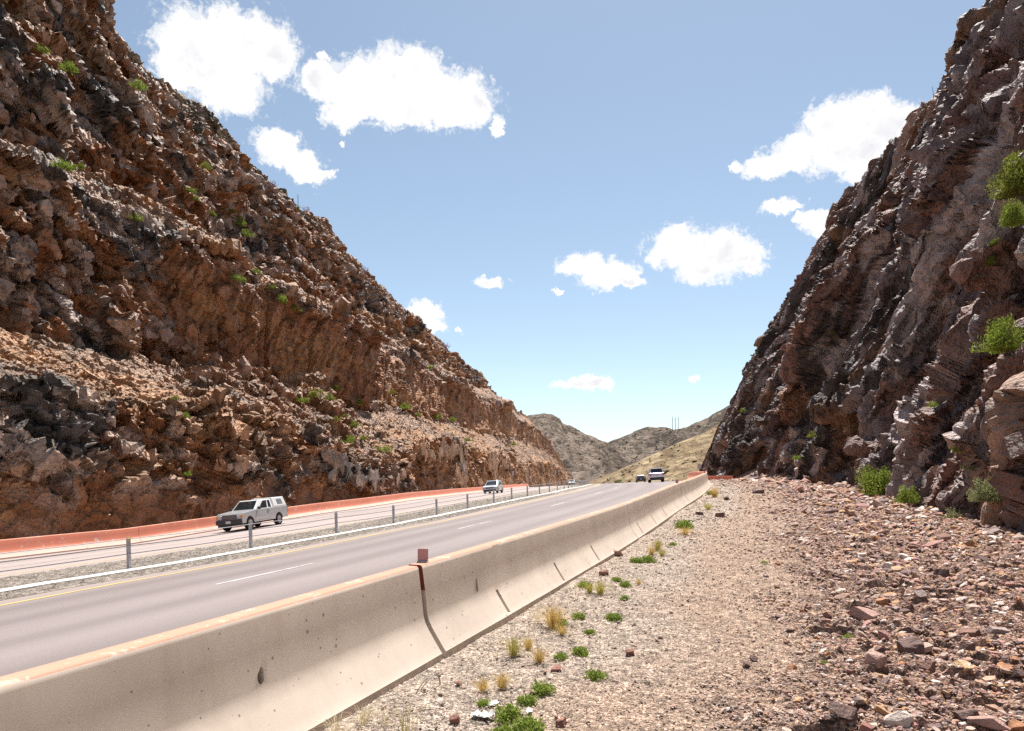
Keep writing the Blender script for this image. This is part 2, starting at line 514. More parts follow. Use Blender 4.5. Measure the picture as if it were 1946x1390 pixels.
def concrete_mat(name, base, pits=True):
    m, n, b = new_mat(name)
    co = pos_co(n)
    oc = obj_co(n)
    f = n.noise(co, 1.3, 6, 0.6); g = n.noise(co, 220.0, 3, 0.7)
    mp = n.add('ShaderNodeMapping'); n.set(mp.inputs[0], oc); mp.inputs['Scale'].default_value = (5.0, 5.0, 0.35)
    st = n.noise(mp.outputs[0], 1.0, 5, 0.65)                # run-off streaks down the face
    c = n.mix(n.ramp(f, [(0.3, 0.0), (0.72, 1.0)]), tuple(x * 0.86 for x in base), tuple(min(1, x * 1.08) for x in base))
    c = n.mix(n.math('MULTIPLY', n.ramp(st, [(0.5, 0.0), (0.75, 1.0)]), 0.30), c, tuple(x * y for x, y in zip(base, (0.66, 0.6, 0.55))))
    c = n.mix(n.ramp(g, [(0.35, 0.12), (0.6, 0.0)]), c, tuple(x * 0.5 for x in base))
    h = n.math('MULTIPLY', g, 0.25)
    if pits:
        v = n.voro(co, 17.0); sel = n.voro(co, 17.0, 'F1', 'Color')
        sx = n.add('ShaderNodeSeparateColor'); n.set(sx.inputs[0], sel)
        r = n.math('MULTIPLY_ADD', n.math('POWER', sx.outputs[0], 4.0), 0.18, 0.045)
        on = n.math('GREATER_THAN', sx.outputs[1], 0.25)
        pit = n.math('MULTIPLY', n.math('LESS_THAN', v, r), on)
        c = n.mix(n.math('MULTIPLY', pit, 0.75), c, tuple(x * 0.3 for x in base))
        h = n.math('SUBTRACT', h, n.math('MULTIPLY', pit, 1.5))
    n.set(b.inputs['Base Color'], c)
    b.inputs['Roughness'].default_value = 0.85; b.inputs['Specular IOR Level'].default_value = 0.25
    bump(n, b, h, 0.0014)
    return m
M['concrete'] = concrete_mat('cast concrete with air pores', (0.62, 0.52, 0.44))
M['concrete_pale'] = concrete_mat('pale concrete strip', (0.62, 0.60, 0.57), False)

def paint_mat(name, col, under, wear=0.5):
    m, n, b = new_mat(name)
    co = pos_co(n)
    f = n.noise(co, 3.0, 8, 0.72); g = n.noise(co, 40.0, 4, 0.7)
    k = n.math('MULTIPLY_ADD', n.math('SUBTRACT', g, 0.5), 0.35, f)
    k = n.ramp(k, [(wear, 0.0), (wear + 0.05, 1.0)])
    c0 = n.mix(n.noise(co, 0.9, 4, 0.6), tuple(x * 0.86 for x in col), tuple(min(1, x * 1.12) for x in col))
    n.set(b.inputs['Base Color'], n.mix(k, c0, under))
    b.inputs['Roughness'].default_value = 0.8; b.inputs['Specular IOR Level'].default_value = 0.25
    bump(n, b, n.math('ADD', g, n.math('MULTIPLY', k, -0.6)), 0.002)
    return m
M['paint_near'] = paint_mat('faded salmon paint on the barrier top', (0.53, 0.265, 0.185), (0.56, 0.41, 0.32), 0.55)
M['paint_red'] = paint_mat('chipped brick red paint', (0.74, 0.265, 0.175), (0.68, 0.56, 0.50), 0.60)
M['paint_deep'] = paint_mat('brick red paint in the joint', (0.22, 0.065, 0.038), (0.34, 0.26, 0.21), 0.58)
M['paint_foot'] = paint_mat('worn cream paint', (0.68, 0.50, 0.42), (0.60, 0.34, 0.26), 0.64)
M['white_line'] = paint_mat('white road paint', (0.50, 0.47, 0.455), (0.27, 0.24, 0.235), 0.53)
M['yellow_line'] = paint_mat('faded yellow road paint', (0.62, 0.42, 0.14), (0.34, 0.28, 0.24), 0.58)
M['galv'] = plain('galvanised steel', (0.42, 0.42, 0.45), 0.5, 0.3, 0.5, 0.15, 30)
M['cable'] = plain('twisted steel cable', (0.33, 0.33, 0.35), 0.6, 0.3, 0.5, 0.3, 60)
M['yellow_tape'] = plain('yellow reflective tape', (0.62, 0.40, 0.03), 0.5)
M['void'] = plain('dark recess', (0.03, 0.028, 0.025), 0.95)
M['rust_wire'] = plain('weathered wire', (0.33, 0.29, 0.25), 0.7, 0.3)
M['reflector'] = plain('faded pink reflector', (0.50, 0.25, 0.24), 0.45, 0, 0.5, 0.1, 90)
M['paper'] = plain('crumpled white paper', (0.78, 0.77, 0.75), 0.8)

# ------------------------------------------------------------------ the setting: ground, roads, median, shoulder
bx = MB().box(-3000, 3000, -300, 3500, -9, -7)
g = bx.build('ground', M['hill']); tag(g, kind='structure')
ca = g.data.color_attributes.new('Col', 'FLOAT_COLOR', 'POINT')
for d in ca.data: d.color = (0.25, 0.19, 0.13, 1)

def strip(name, s0, s1, ds, ws, mat, colf, dz=0.0, zf=None, kind='structure'):
    s = np.arange(s0, s1 + 1e-6, ds); w = np.asarray(ws, float)
    S_, W_ = np.meshgrid(s, w, indexing='ij')
    Pp = RP(S_, W_, dz)
    if zf is not None: Pp[..., 2] += zf(S_, W_)
    me = mesh_np(name, Pp.reshape(-1, 3), grid_faces(len(s), len(w)), False, colf(S_, W_).reshape(-1, 3) if colf else None)
    o = link(name, me, mat)
    return tag(o, kind=kind)

def col_near(s, w):
    n = fbm(s * .05, w * 1.1, 5, 5); m = fbm(s * .3, w * .7, 15, 4)
    tr = 0
    for c in (4.3, 6.1, 7.9, 9.3):
        tr = tr + np.exp(-((w - c) / .42) ** 2)
    c = lerp3((0.190, 0.156, 0.152), (0.248, 0.208, 0.202), np.clip(n * 1.5 - .2 + (m - .5) * .5, 0, 1))
    c *= (1 - .18 * tr * (.5 + n))[..., None]
    return lerp3(c, np.array((0.34, 0.275, 0.24)), smooth01(w, 9.3, 11.0) * .55)
def col_far(s, w):
    n = fbm(s * .05, w * 1.3, 7, 4)
    return lerp3((0.27, 0.22, 0.205), (0.36, 0.30, 0.28), np.clip(n * 1.4 - .2, 0, 1))
def crush(s, w): return (fbm(s * 9, w * 9, 3, 3) - .5) * .05
strip('roadway', -20, 330, .5, np.arange(.1, 11.01, .13), M['asphalt'], col_near)
strip('opposite_roadway', -20, 330, .5, np.arange(16.3, 28.3, .2), M['asphalt'], col_far)
def col_med(s, w):
    n = fbm(s * 11, w * 11, 21, 2); m = fbm(s * .3, w * .8, 22, 3)
    return lerp3((0.24, 0.20, 0.17), (0.48, 0.415, 0.355), np.clip(n * 2.4 - .75 + (m - .5) * .8, 0, 1))
s_ = np.concatenate([np.arange(-20, 45, .07), np.arange(45, 330, .5)])
w_ = np.concatenate([np.arange(10.98, 16.4, .05)])
S_, W_ = np.meshgrid(s_, w_, indexing='ij')
Pm = RP(S_, W_, .012); b1 = blocks(S_ * 11, W_ * 11, 31)[0]
Pm[..., 2] += (b1 * .035 + .02) * smooth01(W_, 10.98, 11.2) * smooth01(-W_, -16.4, -16.1) - .018 * (1 - smooth01(W_, 10.98, 11.1)) - .018 * (1 - smooth01(-W_, -16.4, -16.3))
o = link('median_gravel', mesh_np('median_gravel', Pm.reshape(-1, 3), grid_faces(len(s_), len(w_)), False, col_med(S_, W_).reshape(-1, 3)), M['gravel'])
tag(o, kind='structure')
# concrete mow strip the posts stand in
vs = []; prof = [(11.98, -.1), (11.98, .055), (12.0, .07), (12.44, .07), (12.46, .055), (12.46, -.1)]
ss = np.concatenate([np.arange(-20, 60, .5), np.arange(60, 330, 2.)])
Pq = np.stack([RP(ss, np.full(ss.shape, w + .0), z) + np.stack([0 * ss, 0 * ss, (fbm(ss * .7, 0 * ss, 8, 3) - .5) * .02], -1) for w, z in prof], 1)
o = link('mow_strip', mesh_np('mow_strip', Pq.reshape(-1, 3), grid_faces(len(ss), len(prof))), M['concrete_pale']); tag(o, kind='structure')

# painted lines: one sheet object per colour
def ribbon(mb, s0, s1, w, wid, ds=1.0):
    n = max(2, int((s1 - s0) / ds) + 1)
    s = np.linspace(s0, s1, n)
    a = RP(s, np.full(n, w - wid / 2), .006); b = RP(s, np.full(n, w + wid / 2), .006)
    k = len(mb.v); mb.v += [tuple(p) for p in a] + [tuple(p) for p in b]
    mb.f += [(k + i, k + i + 1, k + n + i + 1, k + n + i) for i in range(n - 1)]
wl = MB(); yl = MB()
for k in range(-1, 22):
    s0 = 4.62 + k * 10.6 if k < 3 else 4.62 + 21.2 + (k - 2) * 12.2
    ribbon(wl, s0, s0 + 2.9, 7.05, .11)
    ribbon(wl, s0 + 5, s0 + 8, 21.2, .11)
ribbon(wl, -20, 300, 24.9, .12)
ribbon(yl, -20, 300, 10.13, .12); ribbon(yl, -20, 300, 17.55, .12)
tag(wl.build('white_lane_lines', M['white_line']), kind='structure')
tag(yl.build('yellow_edge_lines', M['yellow_line']), kind='structure')

# roadside shoulder of gravel between the barrier and the right-hand cliff
yy = [-14.0]
while yy[-1] < 165: yy.append(yy[-1] + min(.5, max(.022, .0042 * abs(yy[-1]))) if yy[-1] > 2.2 else yy[-1] + .2)
yy = np.array(yy); tt = np.linspace(0, 1.32, 430)
Yg, Tg = np.meshgrid(yy, tt, indexing='ij')
xb = np.interp(Yg, _Y, _X) - .30; xc = np.interp(Yg, CF_Y, CF_X)
Xg = xb + (xc - xb) * Tg
Zg = ground_z(Xg, Yg)
rub = rubble(Xg, Yg, Tg)
mid = blocks(Xg * 9 + .3, Yg * 9, 52)[0]; sml = blocks(Xg * 24, Yg * 24, 53)[0]
Zg = Zg + (.10 + .9 * rub) * mid * .05 + (.55 + .45 * rub) * sml * .016 - .012
rn = fbm(Xg * 14, Yg * 14, 61, 2); pn = fbm(Xg * .55, Yg * .35, 62, 4)
base = lerp3((0.50, 0.40, 0.325), (0.49, 0.35, 0.262), smooth01(rdist(Xg, Yg) + (pn - .5) * 1.6, .9, 2.0))
base = lerp3(base, np.array((0.41, 0.265, 0.20)), np.maximum(rub, smooth01(rdist(Xg, Yg) + (pn - .5) * 1.5, 2.6, 4.2)))
base = base * (0.62 + .76 * rn)[..., None]
cell = blocks(Xg * 24, Yg * 24, 53)[1]; cell2 = blocks(Xg * 9 + .3, Yg * 9, 52)[1]
base = base * (0.7 + .6 * cell)[..., None] * (1 - rub * .35 + rub * .7 * cell2)[..., None]
o = link('gravel_shoulder', mesh_np('gravel_shoulder', np.stack([Xg, Yg, Zg], -1).reshape(-1, 3), grid_faces(len(yy), len(tt), True), False, base.reshape(-1, 3)), M['gravel'])
tag(o, kind='structure')

# ------------------------------------------------------------------ rock cuts
def normals(P):
    da = np.gradient(P, axis=0); db = np.gradient(P, axis=1)
    n = np.cross(db, da); n /= np.maximum(np.linalg.norm(n, axis=-1, keepdims=True), 1e-9)
    return n

def rot(a, b, deg):
    c, s = math.cos(R(deg)), math.sin(R(deg))
    return a * c + b * s, -a * s + b * c

def blur_along(d, n):
    c_ = np.cumsum(np.pad(d, ((n // 2 + 1, n // 2), (0, 0)), mode='edge').astype(np.float64), 0)
    return ((c_[n:] - c_[:-n]) / n).astype(np.float32)

def soften(d, n=1):
    for _ in range(n):
        e = np.pad(d, 1, mode='edge')
        d = d * .5 + .125 * (e[2:, 1:-1] + e[:-2, 1:-1] + e[1:-1, 2:] + e[1:-1, :-2])
    return d

# ---- left cut: three tiers of rust and grey rock with scree benches
def ray_s(u, v, wfun):
    S1 = np.arange(0, 400, .5); Sc = np.minimum(S1, 340)
    p = RP(S1, wfun(S1)); q = CX + FPX * p[:, 0] / p[:, 1]
    s = float(np.interp(u, q, S1)); Y = float(np.interp(s, S1, p[:, 1]))
    return s, EYE + (VH - v) / FPX * Y
WT = lambda s: np.interp(s, [0, 60, 120, 200, 260, 320], [60, 59, 54, 46, 40, 35])
SIL = [(140, 2), (190, 30), (228, 80), (258, 130), (318, 172), (385, 215), (415, 250), (450, 292), (500, 347), (560, 396), (610, 420), (640, 460), (670, 500), (720, 548), (760, 590), (830, 645),
       (870, 690), (890, 730), (910, 760), (960, 777), (985, 812), (1010, 852), (1060, 888)]
sil = np.array([ray_s(u, v, WT) for u, v in SIL])
s = [-16.0]
while s[-1] < 318:
    y = float(RP(s[-1], 33.)[1]); s.append(s[-1] + max(.06, .0021 * y))
s = np.array(s)
top = np.interp(s, np.concatenate([[-16, 25, 42], sil[:, 0], [318]]), np.concatenate([[76, 70, 61], sil[:, 1], [-2]]))
zb = RP(s, np.full(s.shape, 28.6))[:, 2]
n1 = lambda sc, sd, oct=3: fbm(s / sc, s * 0 + sd, 100 + sd, oct) - .5
fade = 1 - smooth01(s, 225, 300)
f1 = np.minimum(zb + (5.2 - zb) * fade * (1 - .25 * smooth01(s, 30, 55) * (1 - smooth01(s, 60, 75))) + n1(9, 1) * 3.0, top - 1.2)
t1 = np.minimum(np.interp(s, [0, 21, 40, 60, 119, 203, 260, 318], [9.6, 10.0, 10.3, 10.0, 11.5, 12.0, 8, -2]) + n1(11, 2) * 2.2, top - .8)
f2 = np.minimum(np.interp(s, [0, 34, 61, 101, 160, 223, 270, 318], [20, 19.6, 18.3, 18.8, 20, 16.8, 9, -2]) + n1(10, 3) * 2.6, top - .5)
t2 = np.minimum(f2 + 4.2 + n1(8, 4) * 2, top - .3)
wt = WT(s) - 28.6
sqz = np.clip(wt / 31, .2, 1)
f3 = t2 + (top - t2) * .50 + n1(9, 5) * 3 * sqz
t3 = f3 + (top - f3) * .22
nodes_d = [.25 + 0 * s, np.maximum(1.4 - .6 * smooth01(s, 50, 62) + n1(7, 6) * 1.4, .9), (8.6 + n1(9, 7) * 2.5) * np.clip(sqz * 1.1, 0, 1), (8.6 + n1(9, 7) * 2.5 + .7 - 1.3 * smooth01(s, 32, 42) * (1 - smooth01(s, 74, 84)) + n1(9, 8) * 1.2) * np.clip(sqz * 1.1, 0, 1), (16.5 + n1(12, 9) * 3) * sqz ** .8]
nodes_d += [nodes_d[4] + (wt - nodes_d[4]) * .30, nodes_d[4] + (wt - nodes_d[4]) * .58, wt, wt + 14, wt + 70]
nodes_z = [zb - .6, f1, t1, f2, t2, f3, t3, top, top + .5, top - 24]
cnt = [72, 84, 92, 58, 120, 50, 120, 16, 6]
q = np.concatenate([k + np.arange(c) / c for k, c in enumerate(cnt)] + [[len(cnt)]])
ND = np.stack(nodes_d, 1); NZ = np.stack(nodes_z, 1)
k = np.minimum(q.astype(int), len(cnt) - 1); f = q - k
f = np.where((k == 1) | (k == 3), f, f)
D = ND[:, k] * (1 - f) + ND[:, k + 1] * f; Z = NZ[:, k] * (1 - f) + NZ[:, k + 1] * f
Sg = np.repeat(s[:, None], len(q), 1)
P = RP(Sg, 28.6 + D); P[..., 2] = Z
mz = np.median(np.stack([np.median(ND[:1500], 0), np.median(NZ[:1500], 0)], 1), 0)
md = np.median(ND, 0); mzz = np.median(NZ, 0)
bl = np.concatenate([[0], np.cumsum(np.hypot(np.diff(md), np.diff(mzz)))])
B = np.interp(q, np.arange(len(bl)), bl); Bg = np.repeat(B[None, :], len(s), 0)
Q = np.repeat(q[None, :], len(s), 0)
N = normals(P)
N[..., 2] += .12; N /= np.linalg.norm(N, axis=-1, keepdims=True)
a, b = Sg.astype(np.float32), Bg.astype(np.float32)
wa = a + (fbm(a / 5, b / 5, 201, 4) - .5) * 5; wb = b + (fbm(a / 5, b / 5, 207, 4) - .5) * 4
tal = smooth01(Q, .95, 1.15) * (1 - smooth01(Q, 1.8, 2.02)) + smooth01(Q, 2.95, 3.1) * (1 - smooth01(Q, 3.85, 4.05)) + smooth01(Q, 5.0, 5.1) * (1 - smooth01(Q, 5.8, 6.05))
tal *= .55 + .45 * smooth01(fbm(a / 9, b / 6, 209, 3), .35, .55)
plainf = (smooth01(Q, 1.98, 2.1) * (1 - smooth01(Q, 2.75, 3.0)) * smooth01(a + (fbm(a / 6, b / 6, 212, 3) - .5) * 20, 32, 40)
          + (1 - smooth01(Q + (fbm(a / 7, b / 4, 211, 4) - .5) * 1.3, .25, .6)) * .9)      # smooth cleaved faces
plainf = np.clip(plainf, 0, 1)
edge = smooth01(Q, 0, .06)
fac = (1 - .88 * tal) * (1 - .86 * plainf)
x1, y1 = rot(wa, wb, -22); B1 = blocks(x1 / 7, y1 / 4.2, 301, .9)
x2, y2 = rot(wa, wb, -28); B2 = blocks(x2 / 2.6, y2 / 1.6, 302, 1.1)
xs, ys = rot(wa, wb, 62); BS = blocks(xs / 3.8, ys / .75, 305, 1.0)              # steep cleavage streaks on the smooth faces
gnar = smooth01(Q + (fbm(a / 3, b / 3, 214, 3) - .5) * .8, .3, .6) * (1 - smooth01(Q, .95, 1.2))
disp = fac * blur_along(B1[0] * 1.9 + B2[0] * 1.1, 3) + plainf * BS[0] * .42
fine = (1 - .80 * plainf) * (1 - .72 * tal), (1 - .62 * plainf) * (1 - .25 * tal)
led = (wb + .16 * wa + (fbm(a / 9, b / 7, 216, 3) - .5) * 5) / 4.6       # bedding ledges stepping down the road
led = np.where(led % 1 < .86, (led % 1) / .86, (1 - led % 1) / .14) - .5
disp += led * 1.5 * smooth01(fbm(a / 12, b / 8, 217, 3), .36, .52) * (1 - tal) * (1 - plainf)
disp += (fbm(a / 16, b / 12, 220, 4) - .5) * 2.4 * (1 - .6 * tal)
disp = np.where(disp > 0, disp * smooth01(Q, .45, 1.3), disp)
disp = disp * (1 - .45 * smooth01(Q, 5.8, 7)) - .5 * smooth01(Q, 5.8, 7)
disp = np.where(Q < 2, np.minimum(disp, .05 + .42 * np.maximum(D, 0)), disp)
k_ = smooth01(Q, 6.3, 6.9); disp = disp * (1 - k_) + np.minimum(disp * .6, .15) * k_
disp *= edge * (1 - smooth01(Q, 7.2, 8)) * np.clip(sqz, .35, 1)[:, None]
P = P + N * disp[..., None]
Nf = normals(np.stack([soften(P[..., k_], 3) for k_ in range(3)], -1)); Nf[..., 2] += .15; Nf /= np.linalg.norm(Nf, axis=-1, keepdims=True)
FR = frame((.25, .88, -.30)); PF = (P @ FR.T).astype(np.float32)
PF += ((np.stack([fbm(P[..., 1] / 4 + 7 * k_, P[..., 2] / 4, 260 + k_, 3) for k_ in range(3)], -1) - .5) * 2.0).astype(np.float32)
B3 = blocks3(PF / np.array((1.5, .85, .85)), 271, 1.4); B4 = blocks3(PF / np.array((.66, .40, .40)), 272, 1.5); B5 = blocks3(PF / np.array((.30, .20, .20)), 273, 1.6)
fd = (B3[0] * (.40 + .22 * gnar) * fine[0] + B4[0] * (.17 + .12 * gnar) * fine[1] + B5[0] * .075 * fine[1]) * edge * (1 - smooth01(Q, 7.0, 7.6)) * np.clip(sqz, .35, 1)[:, None]
fd = np.where(fd > 0, fd * smooth01(Q, .05, .6), fd)
P = P + Nf * fd[..., None]
tq = np.interp(Sg, SS, _th); b0 = RP(Sg, 0 * Sg)                 # nothing leans out over the painted barrier
wq_ = -(P[..., 0] - b0[..., 0]) * np.cos(tq) + (P[..., 1] - b0[..., 1]) * np.sin(tq)
push = np.maximum(0, 28.7 - wq_); P[..., 0] -= np.cos(tq) * push; P[..., 1] += np.sin(tq) * push
# colour of the rock, with crevice shade painted in
G1 = np.array((.115, .096, .085)); RU = np.array((.36, .160, .068)); OR = np.array((.50, .245, .095)); PK = np.array((.47, .35, .285)); TN = np.array((.37, .225, .14)); OL = np.array((.20, .155, .095))
m1 = fbm(a / 8, b / 5, 230, 4); m2 = fbm(a / 2.4, b / 1.6, 231, 4)
r1 = B2[1]; r2 = B3[1]
gz = smooth01(Q + (m2 - .5) * .8, .35, .65) * (1 - smooth01(Q + (m2 - .5) * .8, .95, 1.25)) * smooth01(a + (m1 - .5) * 20, 14, 20) * (1 - smooth01(a + (m1 - .5) * 20, 56, 64)) * .22
gz = gz + smooth01(Q, 1.9, 2.2) * (1 - smooth01(a + (m1 - .5) * 20, 30, 44)) * .10 + smooth01(Q, 4, 4.4) * .03
c = lerp3(RU, G1, smooth01(m1 + (r1 - .5) * .30 + (m2 - .5) * .4 + gz, .54, .68))
c = lerp3(c, PK, smooth01(r2 * .5 + m2 * .6 + (r1 - .5) * .3, .57, .68) * .85)
c = lerp3(c, RU * 1.0, plainf * (.5 + .5 * smooth01(m2, .3, .5)))
c = lerp3(c, OR, smooth01(a + (m1 - .5) * 60, 62, 95) * (1 - smooth01(Q, 1.2, 2.6)) * .7 * smooth01(m2, .25, .6))
c = lerp3(c, TN * (0.7 + .5 * B4[1])[..., None], tal * .85)
c = lerp3(c, OR, smooth01(fbm(a / 14, b / 2.6, 236, 4) + (m2 - .5) * .3, .54, .66) * .55 * (1 - smooth01(Q, 4.5, 6)))     # rust bands along the benches
c = lerp3(c, OL, smooth01(Q + (m1 - .5) * 3, 6.3, 7.2) * .6)
c = c * (.66 + .5 * r2 + .28 * (B4[1] - .5))[..., None]
c *= (1 - .35 * smooth01(-B3[2], -.10, 0))[..., None]  # shade painted along the crevices between blocks
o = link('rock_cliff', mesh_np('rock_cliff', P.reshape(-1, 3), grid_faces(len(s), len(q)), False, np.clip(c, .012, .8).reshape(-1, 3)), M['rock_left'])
tag(o, 'tiered rust brown and grey rock cut with scree benches beside the far roadway', 'cliff')
LP = P[::3, ::3].reshape(-1, 3)

# ---- right cut: one tall wall of steeply bedded dark slate
TOP = [(1896, 0, 50.5), (1845, 98, 55), (1780, 182, 60), (1720, 245, 66), (1660, 330, 72), (1602, 384, 79), (1545, 520, 88), (1530, 560, 91), (1475, 625, 100), (1430, 692, 106), (1395, 766, 112), (1350, 850, 116), (1331, 890, 119)]
ty = np.array([t[2] for t in TOP]); tx = np.array([(u - CX) / FPX * y for u, v, y in TOP]); tz = np.array([EYE + (VH - v) / FPX * y for u, v, y in TOP])
ya = [-10.0]
while ya[-1] < 121: ya.append(ya[-1] + max(.05, .0022 * ya[-1]))
ya = np.array(ya)
fx = np.interp(ya, CF_Y, CF_X); fz = np.interp(ya, CF_Y, CF_Z)
dtop = np.interp(ya, np.concatenate([[-10, 20], ty, [121]]), np.concatenate([[17, 15], tx - np.interp(ty, CF_Y, CF_X), [.5]]))
ztop = np.interp(ya, np.concatenate([[-10, 20, 40], ty, [121]]), np.concatenate([[46, 44, 40], tz, [.2]]))
n2 = lambda sc, sd, oct=3: fbm(ya / sc, ya * 0 + sd, 400 + sd, oct) - .5
hh = np.clip(ztop / 30, .1, 1)
d0 = -.3 + n2(7, 1) * 1.6
nd = [d0, d0 + dtop * .30 + n2(9, 2) * 2.4 * hh, dtop * .62 + n2(11, 3) * 2.6 * hh, dtop, dtop + 12, dtop + 60]
nz = [fz - .8, fz + (ztop - fz) * .33, fz + (ztop - fz) * .68, ztop, ztop + 1.0, ztop - 10]
cnt = [150, 150, 130, 14, 6]
q = np.concatenate([k + np.arange(c_) / c_ for k, c_ in enumerate(cnt)] + [[len(cnt)]])
ND = np.stack(nd, 1); NZ = np.stack(nz, 1)
k = np.minimum(q.astype(int), len(cnt) - 1); f = q - k
D = ND[:, k] * (1 - f) + ND[:, k + 1] * f; Z = NZ[:, k] * (1 - f) + NZ[:, k + 1] * f
Yg_ = np.repeat(ya[:, None], len(q), 1)
P = np.stack([fx[:, None] + D, Yg_ - D * .12, Z], -1)
bl = np.interp(q, range(6), [0, 13, 27, 40, 52, 100])
a = Yg_.astype(np.float32); b = np.repeat(bl[None, :], len(ya), 0).astype(np.float32); Q = np.repeat(q[None, :], len(ya), 0)
N = -normals(P)
wa = a + (fbm(a / 6, b / 6, 501, 4) - .5) * 4.5; wb = b + (fbm(a / 6, b / 6, 502, 4) - .5) * 3
# bedding: direction of the ribs on the wall (up and towards the viewer)
BED = 119
wa = 2 * np.sqrt(np.maximum(wa + 14, 2) * 30)
x1, y1 = rot(wa, wb, BED); B1 = blocks(x1 / 20, y1 / 5.5, 511, .9)
B2 = blocks(x1 / 8.0, y1 / 2.0, 512, 1.0)
x3, y3 = rot(wa, wb, BED - 4);
rubl = smooth01(fbm(a / 10, b / 8, 520, 4) + .16 * smooth01(-a, -60, -30), .42, .54)     # crumbly zones
rdg = 1 - np.abs(fbm(x1 / 12, y1 / 2.2, 522, 4) * 2 - 1)
disp = blur_along(blur_along(B1[0] * 1.8 + B2[0] * 1.05, 9), 7) + (rdg - .8) * 1.3 - .9 * blur_along(smooth01(1 - np.abs(fbm(x1 / 15, y1 / 3.0, 524, 4) * 2 - 1), .92, .985), 7) + (fbm(a / 15, b / 11, 521, 4) - .5) * 3.2
# big bulges and hollows: (along, up, half-length, half-height, metres out)
for (ca_, cb_, la, lb, am) in [(46, 3.2, 3.2, 2.6, 2.6), (35, 15.5, 3.5, 6.5, -2.6), (36.5, 22.0, 3.0, 1.6, 2.8), (44, 27, 4, 4, -1.6), (60, 17, 5, 7, -1.5), (70, 22, 6, 3, 1.4)]:
    xr, yr = (a - ca_) / la, (b - cb_) / lb
    disp += am * (1 - smooth01(np.sqrt(xr * xr + yr * yr) + (fbm(a / 2, b / 2, 530, 3) - .5) * .5, .55, 1.05))
k_ = smooth01(Q, 2.3, 2.9); disp = disp * (1 - k_) + np.minimum(disp * .5, .2) * k_ - .3 * k_
disp *= smooth01(Q, 0, .05) * (1 - smooth01(Q, 3.2, 4)) * np.clip(hh, .25, 1)[:, None]
P = P + N * disp[..., None]
Nf = -normals(np.stack([soften(P[..., k_], 3) for k_ in range(3)], -1))
FR = frame((.30, -.50, .85)); PF = (P @ FR.T).astype(np.float32)
PF += ((np.stack([fbm(P[..., 1] / 3 + 7 * k_, P[..., 2] / 3, 560 + k_, 3) for k_ in range(3)], -1) - .5) * 1.6).astype(np.float32)
B3 = blocks3(PF / np.array((7.5, 1.25, 1.25)), 571, 1.2); B4 = blocks3(PF / np.array((3.0, .55, .55)), 572, 1.3); B5 = blocks3(PF / np.array((.75, .26, .26)), 573, 1.5)
fine = B3[0] * .62 + B4[0] * (.26 + .06 * rubl) + B5[0] * (.06 + .06 * rubl)
fine *= smooth01(Q, 0, .05) * (1 - smooth01(Q, 3.0, 3.6)) * np.clip(hh, .25, 1)[:, None]
P = P + Nf * fine[..., None]
m1 = fbm(x1 / 14, y1 / 3.2, 541, 4); m2 = fbm(a / 2, b / 2, 542, 4); m3 = fbm(a / 14, b / 12, 543, 3)
DK = np.array((.078, .055, .048)); PU = np.array((.205, .152, .150)); RS = np.array((.235, .108, .068)); LT = np.array((.37, .30, .285)); OC = np.array((.33, .17, .085))
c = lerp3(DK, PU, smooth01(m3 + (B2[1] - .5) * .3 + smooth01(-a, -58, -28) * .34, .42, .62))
c = lerp3(c, RS, smooth01(m1 + (B2[1] - .5) * .4, .53, .66) * .7)
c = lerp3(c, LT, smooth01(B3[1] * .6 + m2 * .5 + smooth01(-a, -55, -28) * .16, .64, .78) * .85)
c = lerp3(c, OC, smooth01(fbm(x1 / 10, y1 / 2.2, 545, 3) + (m2 - .5) * .4, .64, .74) * .6)
c = c * (.66 + .36 * B3[1] + .36 * B5[1] * rubl + .12)[..., None]
c *= (1 - .4 * smooth01(-B3[2], -.10, 0))[..., None]  # slab edges darkened: crevice shade put into the colour
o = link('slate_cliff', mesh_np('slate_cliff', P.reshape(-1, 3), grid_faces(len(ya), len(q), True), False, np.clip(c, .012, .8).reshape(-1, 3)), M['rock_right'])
tag(o, 'towering dark purple brown slate wall with steep slanting ribs beside the gravel shoulder', 'cliff')
RPTS = P[::3, ::3].reshape(-1, 3)

